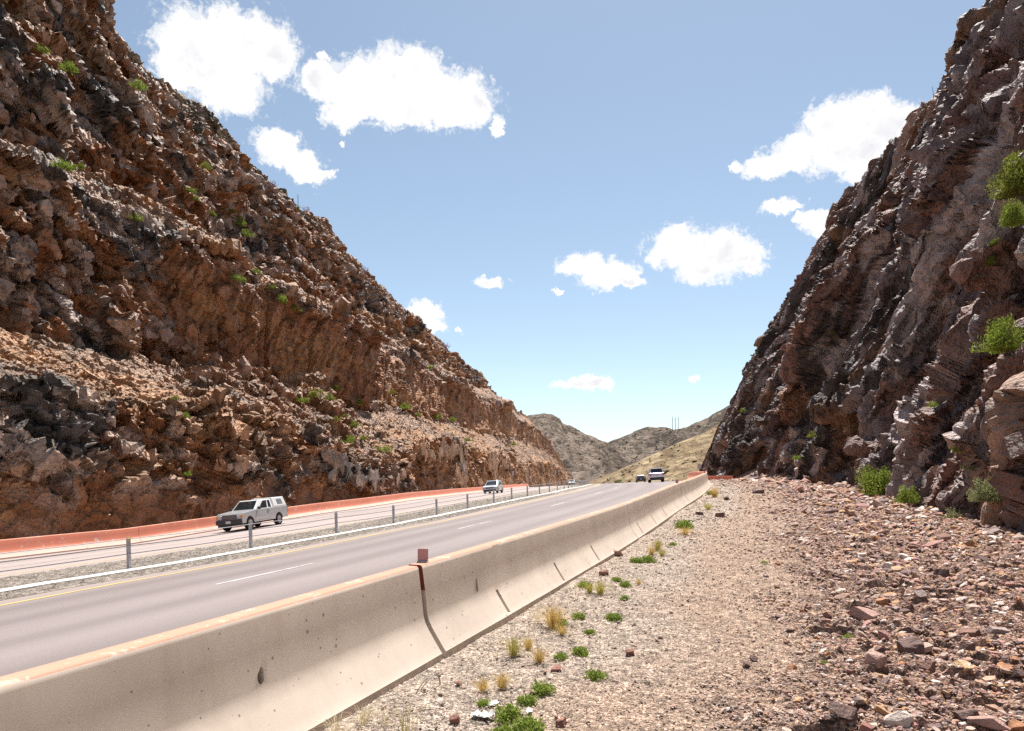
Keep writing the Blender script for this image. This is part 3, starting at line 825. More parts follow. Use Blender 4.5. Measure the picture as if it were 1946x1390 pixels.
# ------------------------------------------------------------------ far hills
HILL_PTS = []
def hill(name, ridge, Yr, Yb, zb_, colA, colB, back, seed, bump_=1.0, nx=420, ny=150, cshape=1.15):
    u = np.array([r[0] for r in ridge], float); z = EYE + (VH - np.array([r[1] for r in ridge], float)) / FPX * Yr
    x = (u - CX) / FPX * Yr
    xs_ = np.linspace(x[0], x[-1], nx); t = np.concatenate([np.linspace(0, 1, ny), 1 + np.linspace(.02, 1, 20)])
    Xh, Th = np.meshgrid(xs_, t, indexing='ij')
    zt = np.interp(Xh, x, z)
    sc = (Yr - Yb)
    Yh = Yb + sc * np.minimum(Th, 1) + back * np.maximum(Th - 1, 0)
    Zh = zb_ + (zt - zb_) * np.where(Th < 1, Th ** cshape, 1 - .6 * (Th - 1))
    rr = fbm(Xh / (sc * .16), Yh / (sc * .30), seed, 5); gl = 1 - abs(fbm(Xh / (sc * .09), Yh / (sc * .35), seed + 9, 4) * 2 - 1)
    Zh += ((rr - .5) * .16 * sc - gl ** 3 * .03 * sc) * bump_ * np.clip(Th * (1.02 - Th) * 4, 0, 1) + (fbm(Xh / 14, Yh / 14, seed + 5, 3) - .5) * .010 * sc
    n = fbm(Xh / (sc * .05), Yh / (sc * .09), seed + 20, 5); n2_ = fbm(Xh / 5, Yh / 9, seed + 30, 3)
    cc = lerp3(colA, colB, smooth01(n + (n2_ - .5) * .6, .3, .7)) * (.7 + .6 * n2_)[..., None]
    me = mesh_np(name, np.stack([Xh, Yh, Zh], -1).reshape(-1, 3), grid_faces(nx, len(t), True), True, cc.reshape(-1, 3))
    o = tag(link(name, me, M['hill']), kind='structure')
    HILL_PTS.append((np.stack([Xh, Yh, Zh], -1)[:, :ny - 2].reshape(-1, 3), Yr))
    return o
hill('hill', [(820, 830), (900, 800), (960, 790), (975, 789), (1000, 790), (1022, 787), (1034, 783), (1050, 787), (1064, 795), (1068, 802), (1090, 812), (1112, 822), (1130, 829), (1150, 837), (1165, 843), (1200, 862), (1260, 890), (1340, 930)],
     950, 430, -20, (.088, .066, .052), (.178, .136, .108), 500, 700)
hill('hill', [(1040, 905), (1100, 870), (1140, 848), (1165, 836), (1190, 826), (1215, 815), (1236, 810), (1262, 811), (1281, 815), (1305, 812), (1330, 800), (1352, 790), (1375, 776), (1400, 762), (1440, 745), (1500, 720)],
     1150, 560, -20, (.080, .061, .049), (.165, .128, .102), 600, 740)
hill('hill', [(1080, 950), (1140, 918), (1185, 893), (1230, 870), (1290, 843), (1340, 822), (1372, 802), (1400, 782), (1450, 755), (1520, 720)],
     430, 190, -9, (.18, .125, .072), (.27, .203, .122), 200, 780, .25, 420, 150, 1.0)

# ------------------------------------------------------------------ loose stones and gravel (stuff)
ICO = None
def ico_base(sub):
    bm = bmesh.new(); bmesh.ops.create_icosphere(bm, subdivisions=sub, radius=1.0)
    V = np.array([v.co[:] for v in bm.verts]); Fa = np.array([[v.index for v in f.verts] for f in bm.faces]); bm.free()
    return V, Fa
IV, IF = ico_base(1)
def facet_rock(rng, V, ncut=9):
    v = V.copy()
    for _ in range(ncut):
        n = rng.normal(size=3); n /= np.linalg.norm(n); d = rng.uniform(.45, .8)
        k = np.maximum(0, v @ n - d); v -= k[:, None] * n[None]
    return v
rng = np.random.default_rng(7)
def scatter(name, pos, size, colr, seed, flat=.55, mat='stone'):
    r = np.random.default_rng(seed); n = len(pos)
    variants = np.stack([facet_rock(r, IV, 7) for _ in range(24)])
    vi = r.integers(0, 24, n)
    V = variants[vi] * (r.uniform(.6, 1.3, (n, 1, 3)) * np.array([1, 1, flat]))
    an = r.uniform(0, 6.28, n); c_, s_ = np.cos(an)[:, None], np.sin(an)[:, None]
    x = V[..., 0] * c_ - V[..., 1] * s_; y = V[..., 0] * s_ + V[..., 1] * c_
    tl = r.normal(0, .35, (n, 1)); z = V[..., 2] + x * tl
    V = np.stack([x, y, z], -1) * size[:, None, None] + pos[:, None, :]
    Fq = (IF[None] + (np.arange(n) * len(IV))[:, None, None]).reshape(-1, 3)
    C_ = np.repeat(colr[:, None, :], len(IV), 1).reshape(-1, 3)
    o = link(name, mesh_np(name, V.reshape(-1, 3), Fq, False, C_), M[mat])
    return o
def stone_cols(n, r, t):
    pal = np.array([(.30, .17, .125), (.38, .235, .165), (.24, .15, .135), (.46, .33, .27), (.42, .24, .125), (.58, .48, .42), (.15, .095, .085), (.38, .20, .17)])
    c = pal[r.integers(0, len(pal), n)]
    pale = np.array((.47, .37, .30))
    return c * t[:, None] + (pale * r.uniform(.55, 1.25, (n, 1))) * (1 - t[:, None])
n = 100000
yv = 3.3 * (70 / 3.3) ** rng.random(n); xv = yv * rng.uniform(-.85, .85, n)
xb_ = np.interp(yv, _Y, _X); xc_ = np.interp(yv, CF_Y, CF_X); tv = (xv - xb_) / (xc_ - xb_)
vis = (tv > 0.01) & (tv < 1.1)
xv, yv, tv = xv[vis], yv[vis], tv[vis]; n = len(xv)
sz = np.maximum(.007, .0012 * yv) * np.exp(rng.normal(0, .5, n)) * (.8 + 1.5 * rubble(xv, yv, tv))
pos = np.stack([xv, yv, ground_z(xv, yv) + sz * .1], -1)
o = scatter('gravel', pos, sz, stone_cols(n, rng, np.clip(.25 * rdist(xv, yv) + rng.normal(0, .2, n), 0, 1)), 3)
tag(o, 'small angular stones strewn over the shoulder', 'gravel', kind='stuff')
n = 40000                                                   # coarser angular rubble under the slate wall
yv = 3.3 * (75 / 3.3) ** rng.random(n); xv = yv * rng.uniform(-.1, .95, n)
xb_ = np.interp(yv, _Y, _X); xc_ = np.interp(yv, CF_Y, CF_X); tv = (xv - xb_) / (xc_ - xb_)
vis = (tv > 0.1) & (tv < 1.12) & (rng.random(n) < .04 + rubble(xv, yv, tv))
xv, yv, tv = xv[vis], yv[vis], tv[vis]; n = len(xv)
sz = np.maximum(.013, .0014 * yv) * np.exp(rng.normal(0, .55, n)) * (.48 + .5 * smooth01(rdist(xv, yv), 2.8, 5.5))
o = scatter('rubble', np.stack([xv, yv, ground_z(xv, yv) + sz * .25], -1), sz, stone_cols(n, rng, np.ones(n)) * 1.3, 4, .6)
tag(o, 'reddish brown broken rock covering the ground under the slate wall', 'rubble', kind='stuff')
# crushed stone in the median
n = 9000
sv = 1 + 45 * rng.random(n) ** 1.5; wv = rng.uniform(11.15, 16.15, n); ok = (wv < 11.9) | (wv > 12.55)
sv, wv = sv[ok], wv[ok]; n = len(sv)
pm_ = RP(sv, wv, .03); sz = np.exp(rng.normal(0, .35, n)) * np.maximum(.018, .0011 * pm_[:, 1])
o = scatter('crushed_stone', pm_, sz, np.array((.30, .26, .225)) * rng.uniform(.4, 1.5, (n, 1)), 5)
tag(o, 'grey crushed stone filling the median', 'gravel', kind='stuff')

# ---- individual rocks on the shoulder
IV3, IF3 = ico_base(3)
def rock_mesh(seed, col, flat=.62):
    r = np.random.default_rng(seed)
    v = IV3.copy()
    ax = np.linalg.qr(r.normal(size=(3, 3)) * .35 + np.eye(3))[0]
    for n_ in list(ax) + list(-ax) + [x_ / np.linalg.norm(x_) for x_ in r.normal(size=(6, 3))]:
        kk_ = np.maximum(0, v @ n_ - r.uniform(.42, .66)); v -= kk_[:, None] * n_[None]
    v = v * np.array([1.0, r.uniform(.6, .85), flat * r.uniform(.8, 1.2)])
    v += (np.stack([vn(v[:, 0] * 5 + k, v[:, 1] * 5 + v[:, 2] * 4, seed + k) for k in range(3)], 1) - .5) * .05
    v /= np.abs(v[:, 0]).max()
    cc = np.array(col) * (.75 + .5 * vn(v[:, 0] * 2, v[:, 1] * 2 + v[:, 2], seed))[:, None]
    return mesh_np('rock', v, IF3, False, cc)
RC = dict(brown=(.23, .125, .095), dark=(.14, .085, .072), rust=(.36, .17, .085), pink=(.38, .235, .195), tan=(.44, .29, .17), red=(.24, .11, .085), grey=(.29, .22, .20))
RMESH = {}
def rock(u, v, wpx, colname, label, group=None, flat=.62, seed=0, name='rock'):
    key = (colname, seed % 3, flat)
    if key not in RMESH:
        me = rock_mesh(len(RMESH) * 7 + 900, RC[colname], flat); me.materials.append(M['stone']); RMESH[key] = me
    x, y, z = ground_at(u, v)
    rad = wpx / 2 / FPX * y
    o = bpy.data.objects.new(name, RMESH[key]); COL.objects.link(o)
    o.location = (x, y, z + rad * flat * .35); o.scale = (rad,) * 3
    o.rotation_euler = (rng.normal(0, .12), rng.normal(0, .12), rng.uniform(-.6, .6) + seed)
    tag(o, label, 'rock', group)
    return o
for i, (u, v, w_, c_, lb, fl) in enumerate([
    (1786, 1100, 34, 'dark', 'squarish brown block of rock with a pale flat top, standing alone amid the rubble', .75),
    (1751, 1132, 40, 'grey', 'long grey rock lying behind the pointed brown rock in the rubble', .5),
    (1643, 1172, 46, 'pink', 'rounded pinkish rock at the inner edge of the rubble, beyond the green sprout', .55),
    (1677, 1150, 24, 'rust', 'pointed rusty rock between the rounded pinkish rock and the long grey one', .8),
    (1813, 1154, 20, 'brown', 'small upright brown rock right of the long grey rock', .8),
    (1781, 1171, 20, 'brown', 'small round brown rock below the long grey rock', .9),
    (1725, 1203, 46, 'dark', 'wide dark wedge of rock above the large cracked one', .5),
    (1675, 1241, 34, 'dark', 'dark angular rock left of the largest cube-like rock', .65),
    (1730, 1246, 48, 'dark', 'largest cube-like rock with a pale top and dark front, middle of the rubble', .95),
    (1663, 1270, 42, 'pink', 'big pale-topped rock with a dark foot at the left edge of the rubble', .85),
    (1760, 1274, 44, 'brown', 'flat-fronted brown rock just below the largest cube-like rock', .6),
    (1728, 1302, 30, 'brown', 'pointed brown rock below the flat-fronted one', .9),
    (1837, 1239, 34, 'dark', 'dark triangular rock right of the largest cube-like rock', .75),
    (1860, 1241, 20, 'tan', 'small tan rock touching the dark triangular rock', .8),
    (1829, 1283, 42, 'tan', 'flat yellowish tan slab at the right of the rubble', .4),
    (1841, 1209, 38, 'brown', 'low flat brown rock above the dark triangular rock', .4),
    (1897, 1206, 40, 'grey', 'pale flat-topped rock near the right edge, level with the wide dark wedge', .45),
    (1908, 1272, 38, 'rust', 'orange-topped low rock by the right edge of the picture', .45),
    (1936, 1284, 42, 'dark', 'dark low rock cut by the right edge of the picture', .5),
    (1607, 1372, 62, 'dark', 'long dark rock at the bottom edge, left end of the rubble', .5),
    (1645, 1390, 36, 'red', 'reddish rock at the bottom edge beside the long dark rock', .7),
    (1880, 1388, 78, 'pink', 'broad pink slab at the bottom right', .35),
    (1934, 1382, 52, 'rust', 'orange rock with a dark face in the bottom right corner', .75),
    (1837, 1366, 54, 'dark', 'dark ribbed rock above the broad pink slab', .6),
    (1665, 1027, 26, 'rust', 'rusty block on the upper rubble left of the flat pale-topped stone', .6),
    (1735, 1045, 22, 'brown', 'brown cube of rock on the upper rubble', .8),
    (1866, 1066, 32, 'dark', 'dark brown rock near the foot of the slate wall', .6),
    (1874, 1107, 20, 'dark', 'small dark lump of rock below the dark brown one', .8),
    (1890, 1014, 34, 'grey', 'grey rock leaning at the foot of the slate wall', .5),
    (1848, 1040, 28, 'rust', 'rusty rock near the foot of the slate wall', .6),
    (1619, 1019, 26, 'tan', 'pale tan rock on the far side of the rubble', .6),
    (1707, 1085, 30, 'tan', 'flat tan rock with a dark front in the middle distance of the rubble', .4),
    (1478, 1174, 16, 'dark', 'lone small dark rock out on the smooth gravel', .6),
    (1418, 1266, 24, 'dark', 'dark wedge of rock, the nearer of a pair on the smooth gravel', .7),
    (1433, 1255, 16, 'dark', 'small dark rock, the farther of a pair on the smooth gravel', .8),
    (1198, 1243, 18, 'red', 'single round reddish rock on the gravel right of the weeds', .75),
    (1066, 1376, 26, 'red', 'reddish pointed stone by the weeds at the bottom edge', .7),
    (866, 1372, 22, 'red', 'red wedge of stone near the bottom edge, right of the barrier', .7),
    (1057, 1272, 28, 'red', 'flat red stone among the weeds', .35),
    (1036, 1278, 14, 'red', 'smaller red stone left of the flat red one', .4),
    (872, 1300, 18, 'red', 'red stone close to the barrier joint', .5),
    (1170, 1055, 26, 'pink', 'pinkish stone against the barrier foot beyond the first drain slots', .5),
    (1148, 1092, 22, 'brown', 'brown stone tucked under the barrier edge', .5),
    (1330, 978, 16, 'dark', 'dark stone beside the far green weeds by the barrier', .6),
    (1368, 982, 20, 'brown', 'brown stone on the far gravel right of the weeds', .6),
    (1380, 950, 14, 'dark', 'dark stone on the far gravel near the barrier bend', .6),
    (1440, 938, 24, 'dark', 'dark heap of rock where far gravel meets rubble', .6)]):
    rock(u, v, w_, c_, lb, None, fl, i)
k = 0
while k < 230:                                              # the rest of the rubble: look-alikes
    u = rng.uniform(1420, 1945); v = 935 + 455 * rng.random() ** 1.1
    if u < 1460 + rng.normal(0, 50): continue
    wq = rng.uniform(7, 18) * (.55 + .8 * (v - 935) / 455)
    rock(u, v, wq, ['brown', 'dark', 'rust', 'pink', 'tan', 'brown', 'dark', 'grey'][k % 8], 'loose angular rock lying in the rubble under the slate wall', 'loose rocks in the rubble', [.45, .6, .75][k % 3], k)
    k += 1

# ------------------------------------------------------------------ vegetation
def leafy_mesh(name, seed, n, leaf, shape=(1, 1, .8), low=-.15, clump=9, long=1.6, reach=.78):
    """leaf cards in clumps through a crown of unit half-width standing on z=0"""
    r = np.random.default_rng(seed)
    cc = r.normal(size=(clump, 3)); cc /= np.linalg.norm(cc, axis=1, keepdims=True); cc[:, 2] = np.abs(cc[:, 2])
    cc *= r.uniform(.25, reach, (clump, 1)); cr = r.uniform(.22, .42, clump)
    k = r.integers(0, clump, n)
    p = r.normal(size=(n, 3)); p /= np.linalg.norm(p, axis=1, keepdims=True); p *= r.random((n, 1)) ** .45
    c = (cc[k] + p * cr[k][:, None]) * np.array(shape)
    c[:, 2] = np.maximum(c[:, 2], low * .2 + .02)
    d1 = p * .6 + r.normal(size=(n, 3)) * .7 + np.array([0, 0, .35]); d1 /= np.linalg.norm(d1, axis=1, keepdims=True)
    d2 = np.cross(d1, r.normal(size=(n, 3))); d2 /= np.linalg.norm(d2, axis=1, keepdims=True)
    L = leaf * r.uniform(.6, 1.3, (n, 1))
    V = np.stack([c - d1 * L * long * .5, c + d2 * L * .42, c + d1 * L * long * .5, c - d2 * L * .42], 1)
    return mesh_np(name, V.reshape(-1, 3), np.arange(n * 4).reshape(-1, 4))
def blades_mesh(name, seed, n, spread=.55, h=1.0, wid=.018, droop=.6):
    r = np.random.default_rng(seed); V = []
    an = r.uniform(0, 6.283, n); lean = np.abs(r.normal(0, spread, n)); hh_ = h * r.uniform(.55, 1.05, n)
    b0 = np.stack([np.cos(an), np.sin(an), 0 * an], 1); side = np.stack([-np.sin(an), np.cos(an), 0 * an], 1) * wid
    root = b0 * (r.random((n, 1)) * .22) + r.normal(0, .06, (n, 3)) * np.array([1, 1, 0])
    mid = root + b0 * (lean * .45 * hh_)[:, None] + np.array([0, 0, 1]) * (hh_ * .62)[:, None]
    tip = root + b0 * (lean * hh_ * 1.15)[:, None] + np.array([0, 0, 1]) * (hh_ * (1.0 - droop * lean ** 2 * .5))[:, None]
    V = np.stack([root - side, root + side, mid + side * .8, mid - side * .8, tip + side * .12, tip - side * .12], 1).reshape(-1, 3)
    o = np.arange(n)[:, None] * 6
    Fq = np.concatenate([o + np.array([[0, 1, 2, 3]]), o + np.array([[3, 2, 4, 5]])])
    return mesh_np(name, V, Fq)
def twig_mb(seed, n=9, depth=3, r0=.022):
    r = random.Random(seed); mb = MB()
    def grow(p, d, L, rad, k):
        pts = [p]
        for i in range(3):
            d = (d + Vector((r.gauss(0, .22), r.gauss(0, .22), r.gauss(.03, .12)))).normalized(); pts.append(pts[-1] + d * L / 3)
        mb.tube(pts, rad, 4, rad * .5)
        if k > 0:
            for _ in range(3):
                q = pts[r.randint(1, 3)]
                grow(q, (d + Vector((r.gauss(0, .6), r.gauss(0, .6), r.gauss(.1, .3)))).normalized(), L * r.uniform(.5, .75), rad * .6, k - 1)
    for _ in range(n):
        a = r.uniform(0, 6.28); t = r.uniform(.1, .9)
        grow(Vector((0, 0, 0)), Vector((math.cos(a) * t, math.sin(a) * t, 1)).normalized(), r.uniform(.4, .6), r0, depth)
    return mb
SH = {}
def shrub_mesh(kind, k):
    key = (kind, k)
    if key not in SH:
        if kind == 'weed': me = leafy_mesh('weed', 40 + k, 760, .080, (1, 1, .88), -.1, 20, 1.9, .45)
        elif kind == 'shrub': me = leafy_mesh('shrub', 60 + k, 900, .060, (1, .8, .85), 0, 14, 2.6)
        elif kind == 'big': me = leafy_mesh('shrub', 80 + k, 4200, .040, (1, .8, .95), 0, 34, 2.4)
        SH[key] = me
    return SH[key]
MATV = {}
def with_mat(me, m):
    key = (me.name, m)
    if key not in MATV:
        c = me.copy(); c.materials.clear(); c.materials.append(M[m]); MATV[key] = c
    return MATV[key]
def plant(name, me, mat, loc, size, label, cat='shrub', group=None, rz=None, stem=None):
    o = bpy.data.objects.new(name, with_mat(me, mat)); COL.objects.link(o)
    o.location = loc; o.scale = (size,) * 3; o.rotation_euler = (0, 0, rng.uniform(0, 6.28) if rz is None else rz)
    return tag(o, label, cat, group)
def on_cliff(PT, u, v, rad=7):
    """the rock the viewer sees at photo pixel (u, v): nearest surface inside the plant's own footprint"""
    q = proj(PT); d = (q[:, 0] - u) ** 2 + (q[:, 1] - v) ** 2
    y = PT[np.where(d < max(d.min() * 2.5, rad * rad))[0], 1].min()
    return np.array(((u - CX) / FPX * y, y, EYE + (VH - v) / FPX * y))

# weeds and grass along the barrier (u, v of the foot, width in photo pixels)
for i, (u, v, w_, lb) in enumerate([
    (1060, 1186, 30, 'green weed just right of the tall straw grass by the barrier'), (1100, 1174, 26, 'green weed behind the four-plant row, nearest the tall straw grass'),
    (1120, 1203, 22, 'small green weed between two larger ones in the middle row'), (1101, 1243, 32, 'dark green round weed casting a shadow, right of the straw tufts'),
    (1066, 1250, 26, 'flat green weed left of the dark round one'), (1131, 1287, 36, 'green weed spreading alone to the right of the row'),
    (1031, 1315, 44, 'bushy green weed above the bottom-edge clump'), (1000, 1334, 38, 'green weed next to the white paper scrap'),
    (962, 1362, 52, 'large green weed, left half of the clump at the bottom edge'), (1002, 1386, 60, 'largest green weed at the bottom edge'),
    (956, 1392, 36, 'green weed cut by the bottom edge left of the largest'), (920, 1338, 26, 'yellow green weed below the paired straw tufts'),
    (1166, 1176, 32, 'lone round green weed out on the gravel, right of the row'), (1186, 1138, 16, 'tiny green sprout on the gravel beyond the lone round weed'),
    (1171, 1103, 18, 'small green weed, left of a pair by the second drain slot'), (1188, 1113, 22, 'small green weed, right of a pair by the second drain slot'),
    (1110, 1115, 26, 'green weed at the barrier foot beside a yellowish tuft'), (1208, 1068, 24, 'green weed, left part of a low mat beside the barrier joint'), (1232, 1068, 26, 'green weed, right part of a low mat beside the barrier joint'),
    (1278, 1036, 14, 'small round green weed on the gravel past the barrier joint'), (1300, 1003, 34, 'wide green weed near the third barrier joint'),
    (1612, 1213, 20, 'bright green sprout beside the rubble edge'), (1567, 1260, 16, 'tiny green sprout left of the rubble, nearer than the bright one'), (1586, 1238, 14, 'thin yellow green sprout between two brighter sprouts'),
    (1452, 1070, 12, 'tiny green sprout far out on the smooth gravel'), (1350, 940, 16, 'far yellow green weed by the barrier bend')]):
    x, y, z = ground_at(u, v)
    me = shrub_mesh('weed', i % 5)
    plant('weed', me, 'leaf_bright', (x, y, z - .01), w_ / 2 / FPX * y * 1.9, lb, 'weed')
for i, (u, v, w_, h_, m_, lb) in enumerate([
    (1052, 1192, 52, 46, 'straw', 'tall straw coloured grass tuft against the barrier'), (1068, 1206, 32, 22, 'straw', 'short straw tuft at the foot of the tall one'),
    (976, 1245, 30, 36, 'straw_green', 'half green grass tuft nearest the barrier joint'), (1004, 1233, 18, 24, 'straw', 'thin straw tuft behind the half green one'),
    (1025, 1258, 28, 30, 'straw', 'rounded straw tuft right of the half green one'),
    (917, 1312, 34, 26, 'straw', 'straw tuft, left of a pair above the yellow weed'), (954, 1306, 30, 30, 'straw', 'straw tuft, right of a pair above the yellow weed'),
    (1141, 1128, 38, 26, 'straw_green', 'round yellowish tuft beside green weeds at the barrier foot'), (1120, 1126, 20, 20, 'straw_green', 'small yellowish tuft left of the round one'),
    (1214, 1111, 14, 12, 'straw', 'tiny straw tuft alone on the gravel'), (1250, 1046, 22, 22, 'straw_green', 'upright yellow green tuft past the barrier joint'), (1238, 1055, 14, 18, 'straw', 'little straw tuft behind the upright one'), (1258, 1056, 24, 14, 'straw_green', 'flat yellowish tuft right of the upright one'),
    (1302, 1016, 32, 18, 'straw', 'straw tuft in front of the wide far weed'), (1345, 968, 26, 14, 'straw_green', 'yellow tuft near the far end of the barrier'), (1358, 945, 16, 20, 'straw', 'farthest yellow tuft by the barrier bend'),
    (690, 1374, 40, 40, 'straw_pale', 'wispy pale dead grass leaning on the barrier foot'), (640, 1402, 70, 44, 'straw_pale', 'pale dead grass at the bottom edge under the barrier'),
    (1022, 1182, 30, 20, 'straw_pale', 'bleached dead grass under the barrier edge'), (1105, 1080, 26, 34, 'straw_pale', 'thin bleached stalks by the first drain slot'), (772, 1392, 40, 62, 'straw_green', 'spindly tall weed at the bottom edge'), (733, 1380, 30, 44, 'straw_pale', 'spindly pale stalks left of the tall weed')]):
    x, y, z = ground_at(u, v)
    hh_ = h_ / FPX * y; sp = .55
    thin = 'tall weed' in lb or 'stalks' in lb
    me = blades_mesh('grass_tuft', 700 + i, 26 if thin else (70 if 'pale' in m_ else 190), .62 * w_ / max(h_, 10), 1.0, .008 if thin else .0085)
    plant('grass_tuft', me, m_, (x, y, z - .005), hh_ * 1.1, lb, 'grass')

# shrubs on the left cut (u, v of the foot, width)
LS = [(132, 134, 36, 'leaf_bright', 'round green shrub in the top left, below the pale ledge'), (80, 97, 24, 'leaf_olive', 'small olive shrub at the left end of the pale ledge, highest on the cliff'), (266, 166, 28, 'leaf_bright', 'green shrub under the upper skyline of the left cliff'),
      (120, 318, 38, 'leaf_bright', 'wide green shrub on the pale slab below the top left'), (152, 318, 16, 'leaf_olive', 'small shrub right beside the wide one on the pale slab'), (258, 418, 26, 'leaf_olive', 'olive shrub in the shade below the pinkish slab'),
      (362, 365, 22, 'leaf_bright', 'tall green shrub, upper of a pair on the upper left slope'), (368, 382, 20, 'leaf_olive', 'shrub below the tall green one on the upper left slope'), (392, 318, 20, 'leaf_olive', 'shrub on the dark rock nearest the bare skyline bush'), (404, 408, 18, 'leaf_olive', 'first small shrub of the row down the middle ledge'),
      (458, 428, 22, 'leaf_bright', 'upper half of a long green streak on the middle ledge'), (470, 446, 22, 'leaf_bright', 'lower half of a long green streak on the middle ledge'), (436, 402, 18, 'leaf_olive', 'small shrub above the long green streak'), (452, 533, 24, 'leaf_bright', 'flat green shrub where the brown face meets the middle ledge'),
      (486, 518, 20, 'leaf_olive', 'olive shrub right of the flat green one'), (513, 550, 22, 'leaf_olive', 'olive shrub on the ledge top, in the middle of a row of three'), (536, 573, 26, 'leaf_bright', 'green shrub at the lower end of a row of three'), (563, 588, 18, 'leaf_olive', 'shrub beyond the row of three on the ledge top'),
      (598, 752, 28, 'leaf_olive', 'left shrub of the pair under the smooth brown face'), (575, 764, 22, 'leaf_bright', 'low green shrub left of the pair under the brown face'), (628, 758, 22, 'leaf_olive', 'right shrub of the pair under the smooth brown face'), (640, 740, 18, 'leaf_bright', 'upright shrub against the brown face'),
      (684, 768, 16, 'leaf_bright', 'shrub in the gully right of the brown face'), (352, 792, 20, 'leaf_bright', 'yellow green shrub low on the left scree'), (333, 758, 16, 'leaf_olive', 'faint shrub above the yellow green one on the scree'), (358, 903, 20, 'leaf_bright', 'shrub on the lower rock face left of the pickup'),
      (640, 798, 16, 'leaf_olive', 'left shrub of three on the orange scree'), (655, 792, 14, 'leaf_olive', 'middle shrub of three on the orange scree'), (676, 810, 20, 'leaf_olive', 'right shrub of three on the orange scree'), (662, 840, 24, 'leaf_bright', 'green shrub above the dark rubble nose'), (691, 835, 18, 'leaf_olive', 'olive shrub right of the one above the dark nose'),
      (730, 858, 24, 'leaf_bright', 'lowest shrub on the orange scree'), (770, 776, 22, 'leaf_bright', 'green shrub under the middle tier, left of centre'), (795, 790, 14, 'leaf_olive', 'small shrub on the far scree bench'), (861, 800, 14, 'leaf_bright', 'green shrub on the far bench'), (890, 838, 14, 'leaf_bright', 'bright shrub over the silver car'),
      (818, 700, 14, 'leaf_bright', 'green shrub high on the far dark rock'), (742, 747, 14, 'leaf_olive', 'small shrub on the far middle tier'), (975, 846, 14, 'leaf_olive', 'shrub near the far end of the cliff'), (830, 795, 18, 'leaf_olive', 'grassy shrub patch on the far bench')]
for i, (u, v, w_, m_, lb) in enumerate(LS):
    p_ = on_cliff(LP, u, v, max(7, w_ * .4)); p_ = p_ + (np.array((0, 0, EYE)) - p_) / np.linalg.norm(p_) * w_ / FPX * p_[1] * .15
    plant('shrub', shrub_mesh('shrub', i % 6), m_, Vector(p_) - Vector((0, 0, .05)), w_ / 2 / FPX * p_[1] * 1.5, lb)
RSH = [(1668, 938, 66, 'leaf_shrub', 'big bright green shrub at the foot of the slate wall', 'big'), (1724, 953, 42, 'leaf_shrub', 'second green shrub at the wall foot, right of the big one', 'big'), (1545, 830, 22, 'leaf_olive', 'small shrub on the lower slate wall', 'shrub'), (1513, 872, 18, 'leaf_bright', 'small shrub low on the slate wall above the leaning boulder', 'shrub'),
       (1776, 778, 30, 'leaf_shrub', 'green shrub halfway up the slate wall', 'shrub'), (1905, 662, 78, 'leaf_shrub', 'large green shrub on the wall at the right edge, lowest of three', 'big'), (1925, 365, 84, 'leaf_olive', 'large yellow green shrub on the wall at the right edge, highest of three', 'big'), (1932, 422, 56, 'leaf_shrub', 'shrub at the right edge below the highest one', 'big'),
       (1878, 315, 30, 'leaf_olive', 'pale shrub left of the highest one at the right edge', 'shrub'), (1887, 464, 24, 'leaf_olive', 'dull shrub on the wall below the upper group', 'shrub'), (1880, 500, 24, 'leaf_olive', 'olive shrub just under the dull one', 'shrub'), (1817, 856, 20, 'leaf_bright', 'small green shrub low on the wall, right of the big one', 'shrub'),
       (1843, 892, 26, 'leaf_grey', 'grey green shrub low on the wall', 'shrub'), (1872, 950, 58, 'leaf_grey', 'wide grey green shrub at the foot of the wall near the right edge', 'big'), (1928, 945, 18, 'leaf_bright', 'small bright shrub at the wall foot by the right edge', 'shrub'), (1582, 633, 12, 'leaf_olive', 'tiny shrub high on the far slate wall', 'shrub'), (1413, 783, 14, 'leaf_olive', 'tiny shrub at the far end of the slate wall', 'shrub'), (1805, 985, 40, 'leaf_grey', 'dry grey green brush on the slope below the wall', 'shrub')]
for i, (u, v, w_, m_, lb, kd) in enumerate(RSH):
    p_ = on_cliff(RPTS, u, v, max(7, w_ * .4))
    if v > 925:
        x, y, z = ground_at(u, v); p_ = np.array((x, y, z)) if y < p_[1] else p_
    rad_ = w_ / 2 / FPX * p_[1]; p_ = np.array(p_) + (np.array((0, 0, EYE)) - p_) / np.linalg.norm(p_) * rad_ * .5
    if kd == 'big':
        root = empty('shrub', Vector(p_) - Vector((0, 0, .05)), i * 1.3); root.scale = (rad_ * 1.45, rad_ * 1.45, rad_ * 2.0)
        tag(root, lb, 'shrub')
        f_ = bpy.data.objects.new('foliage', with_mat(shrub_mesh('big', i % 4), m_)); COL.objects.link(f_); f_.parent = root
        twig_mb(i, 7, 1, .018).build('stem', M['bark'], root)
    else:
        plant('shrub', shrub_mesh('shrub', i % 6), m_, Vector(p_) - Vector((0, 0, .05)), w_ / 2 / FPX * p_[1] * 1.5, lb)
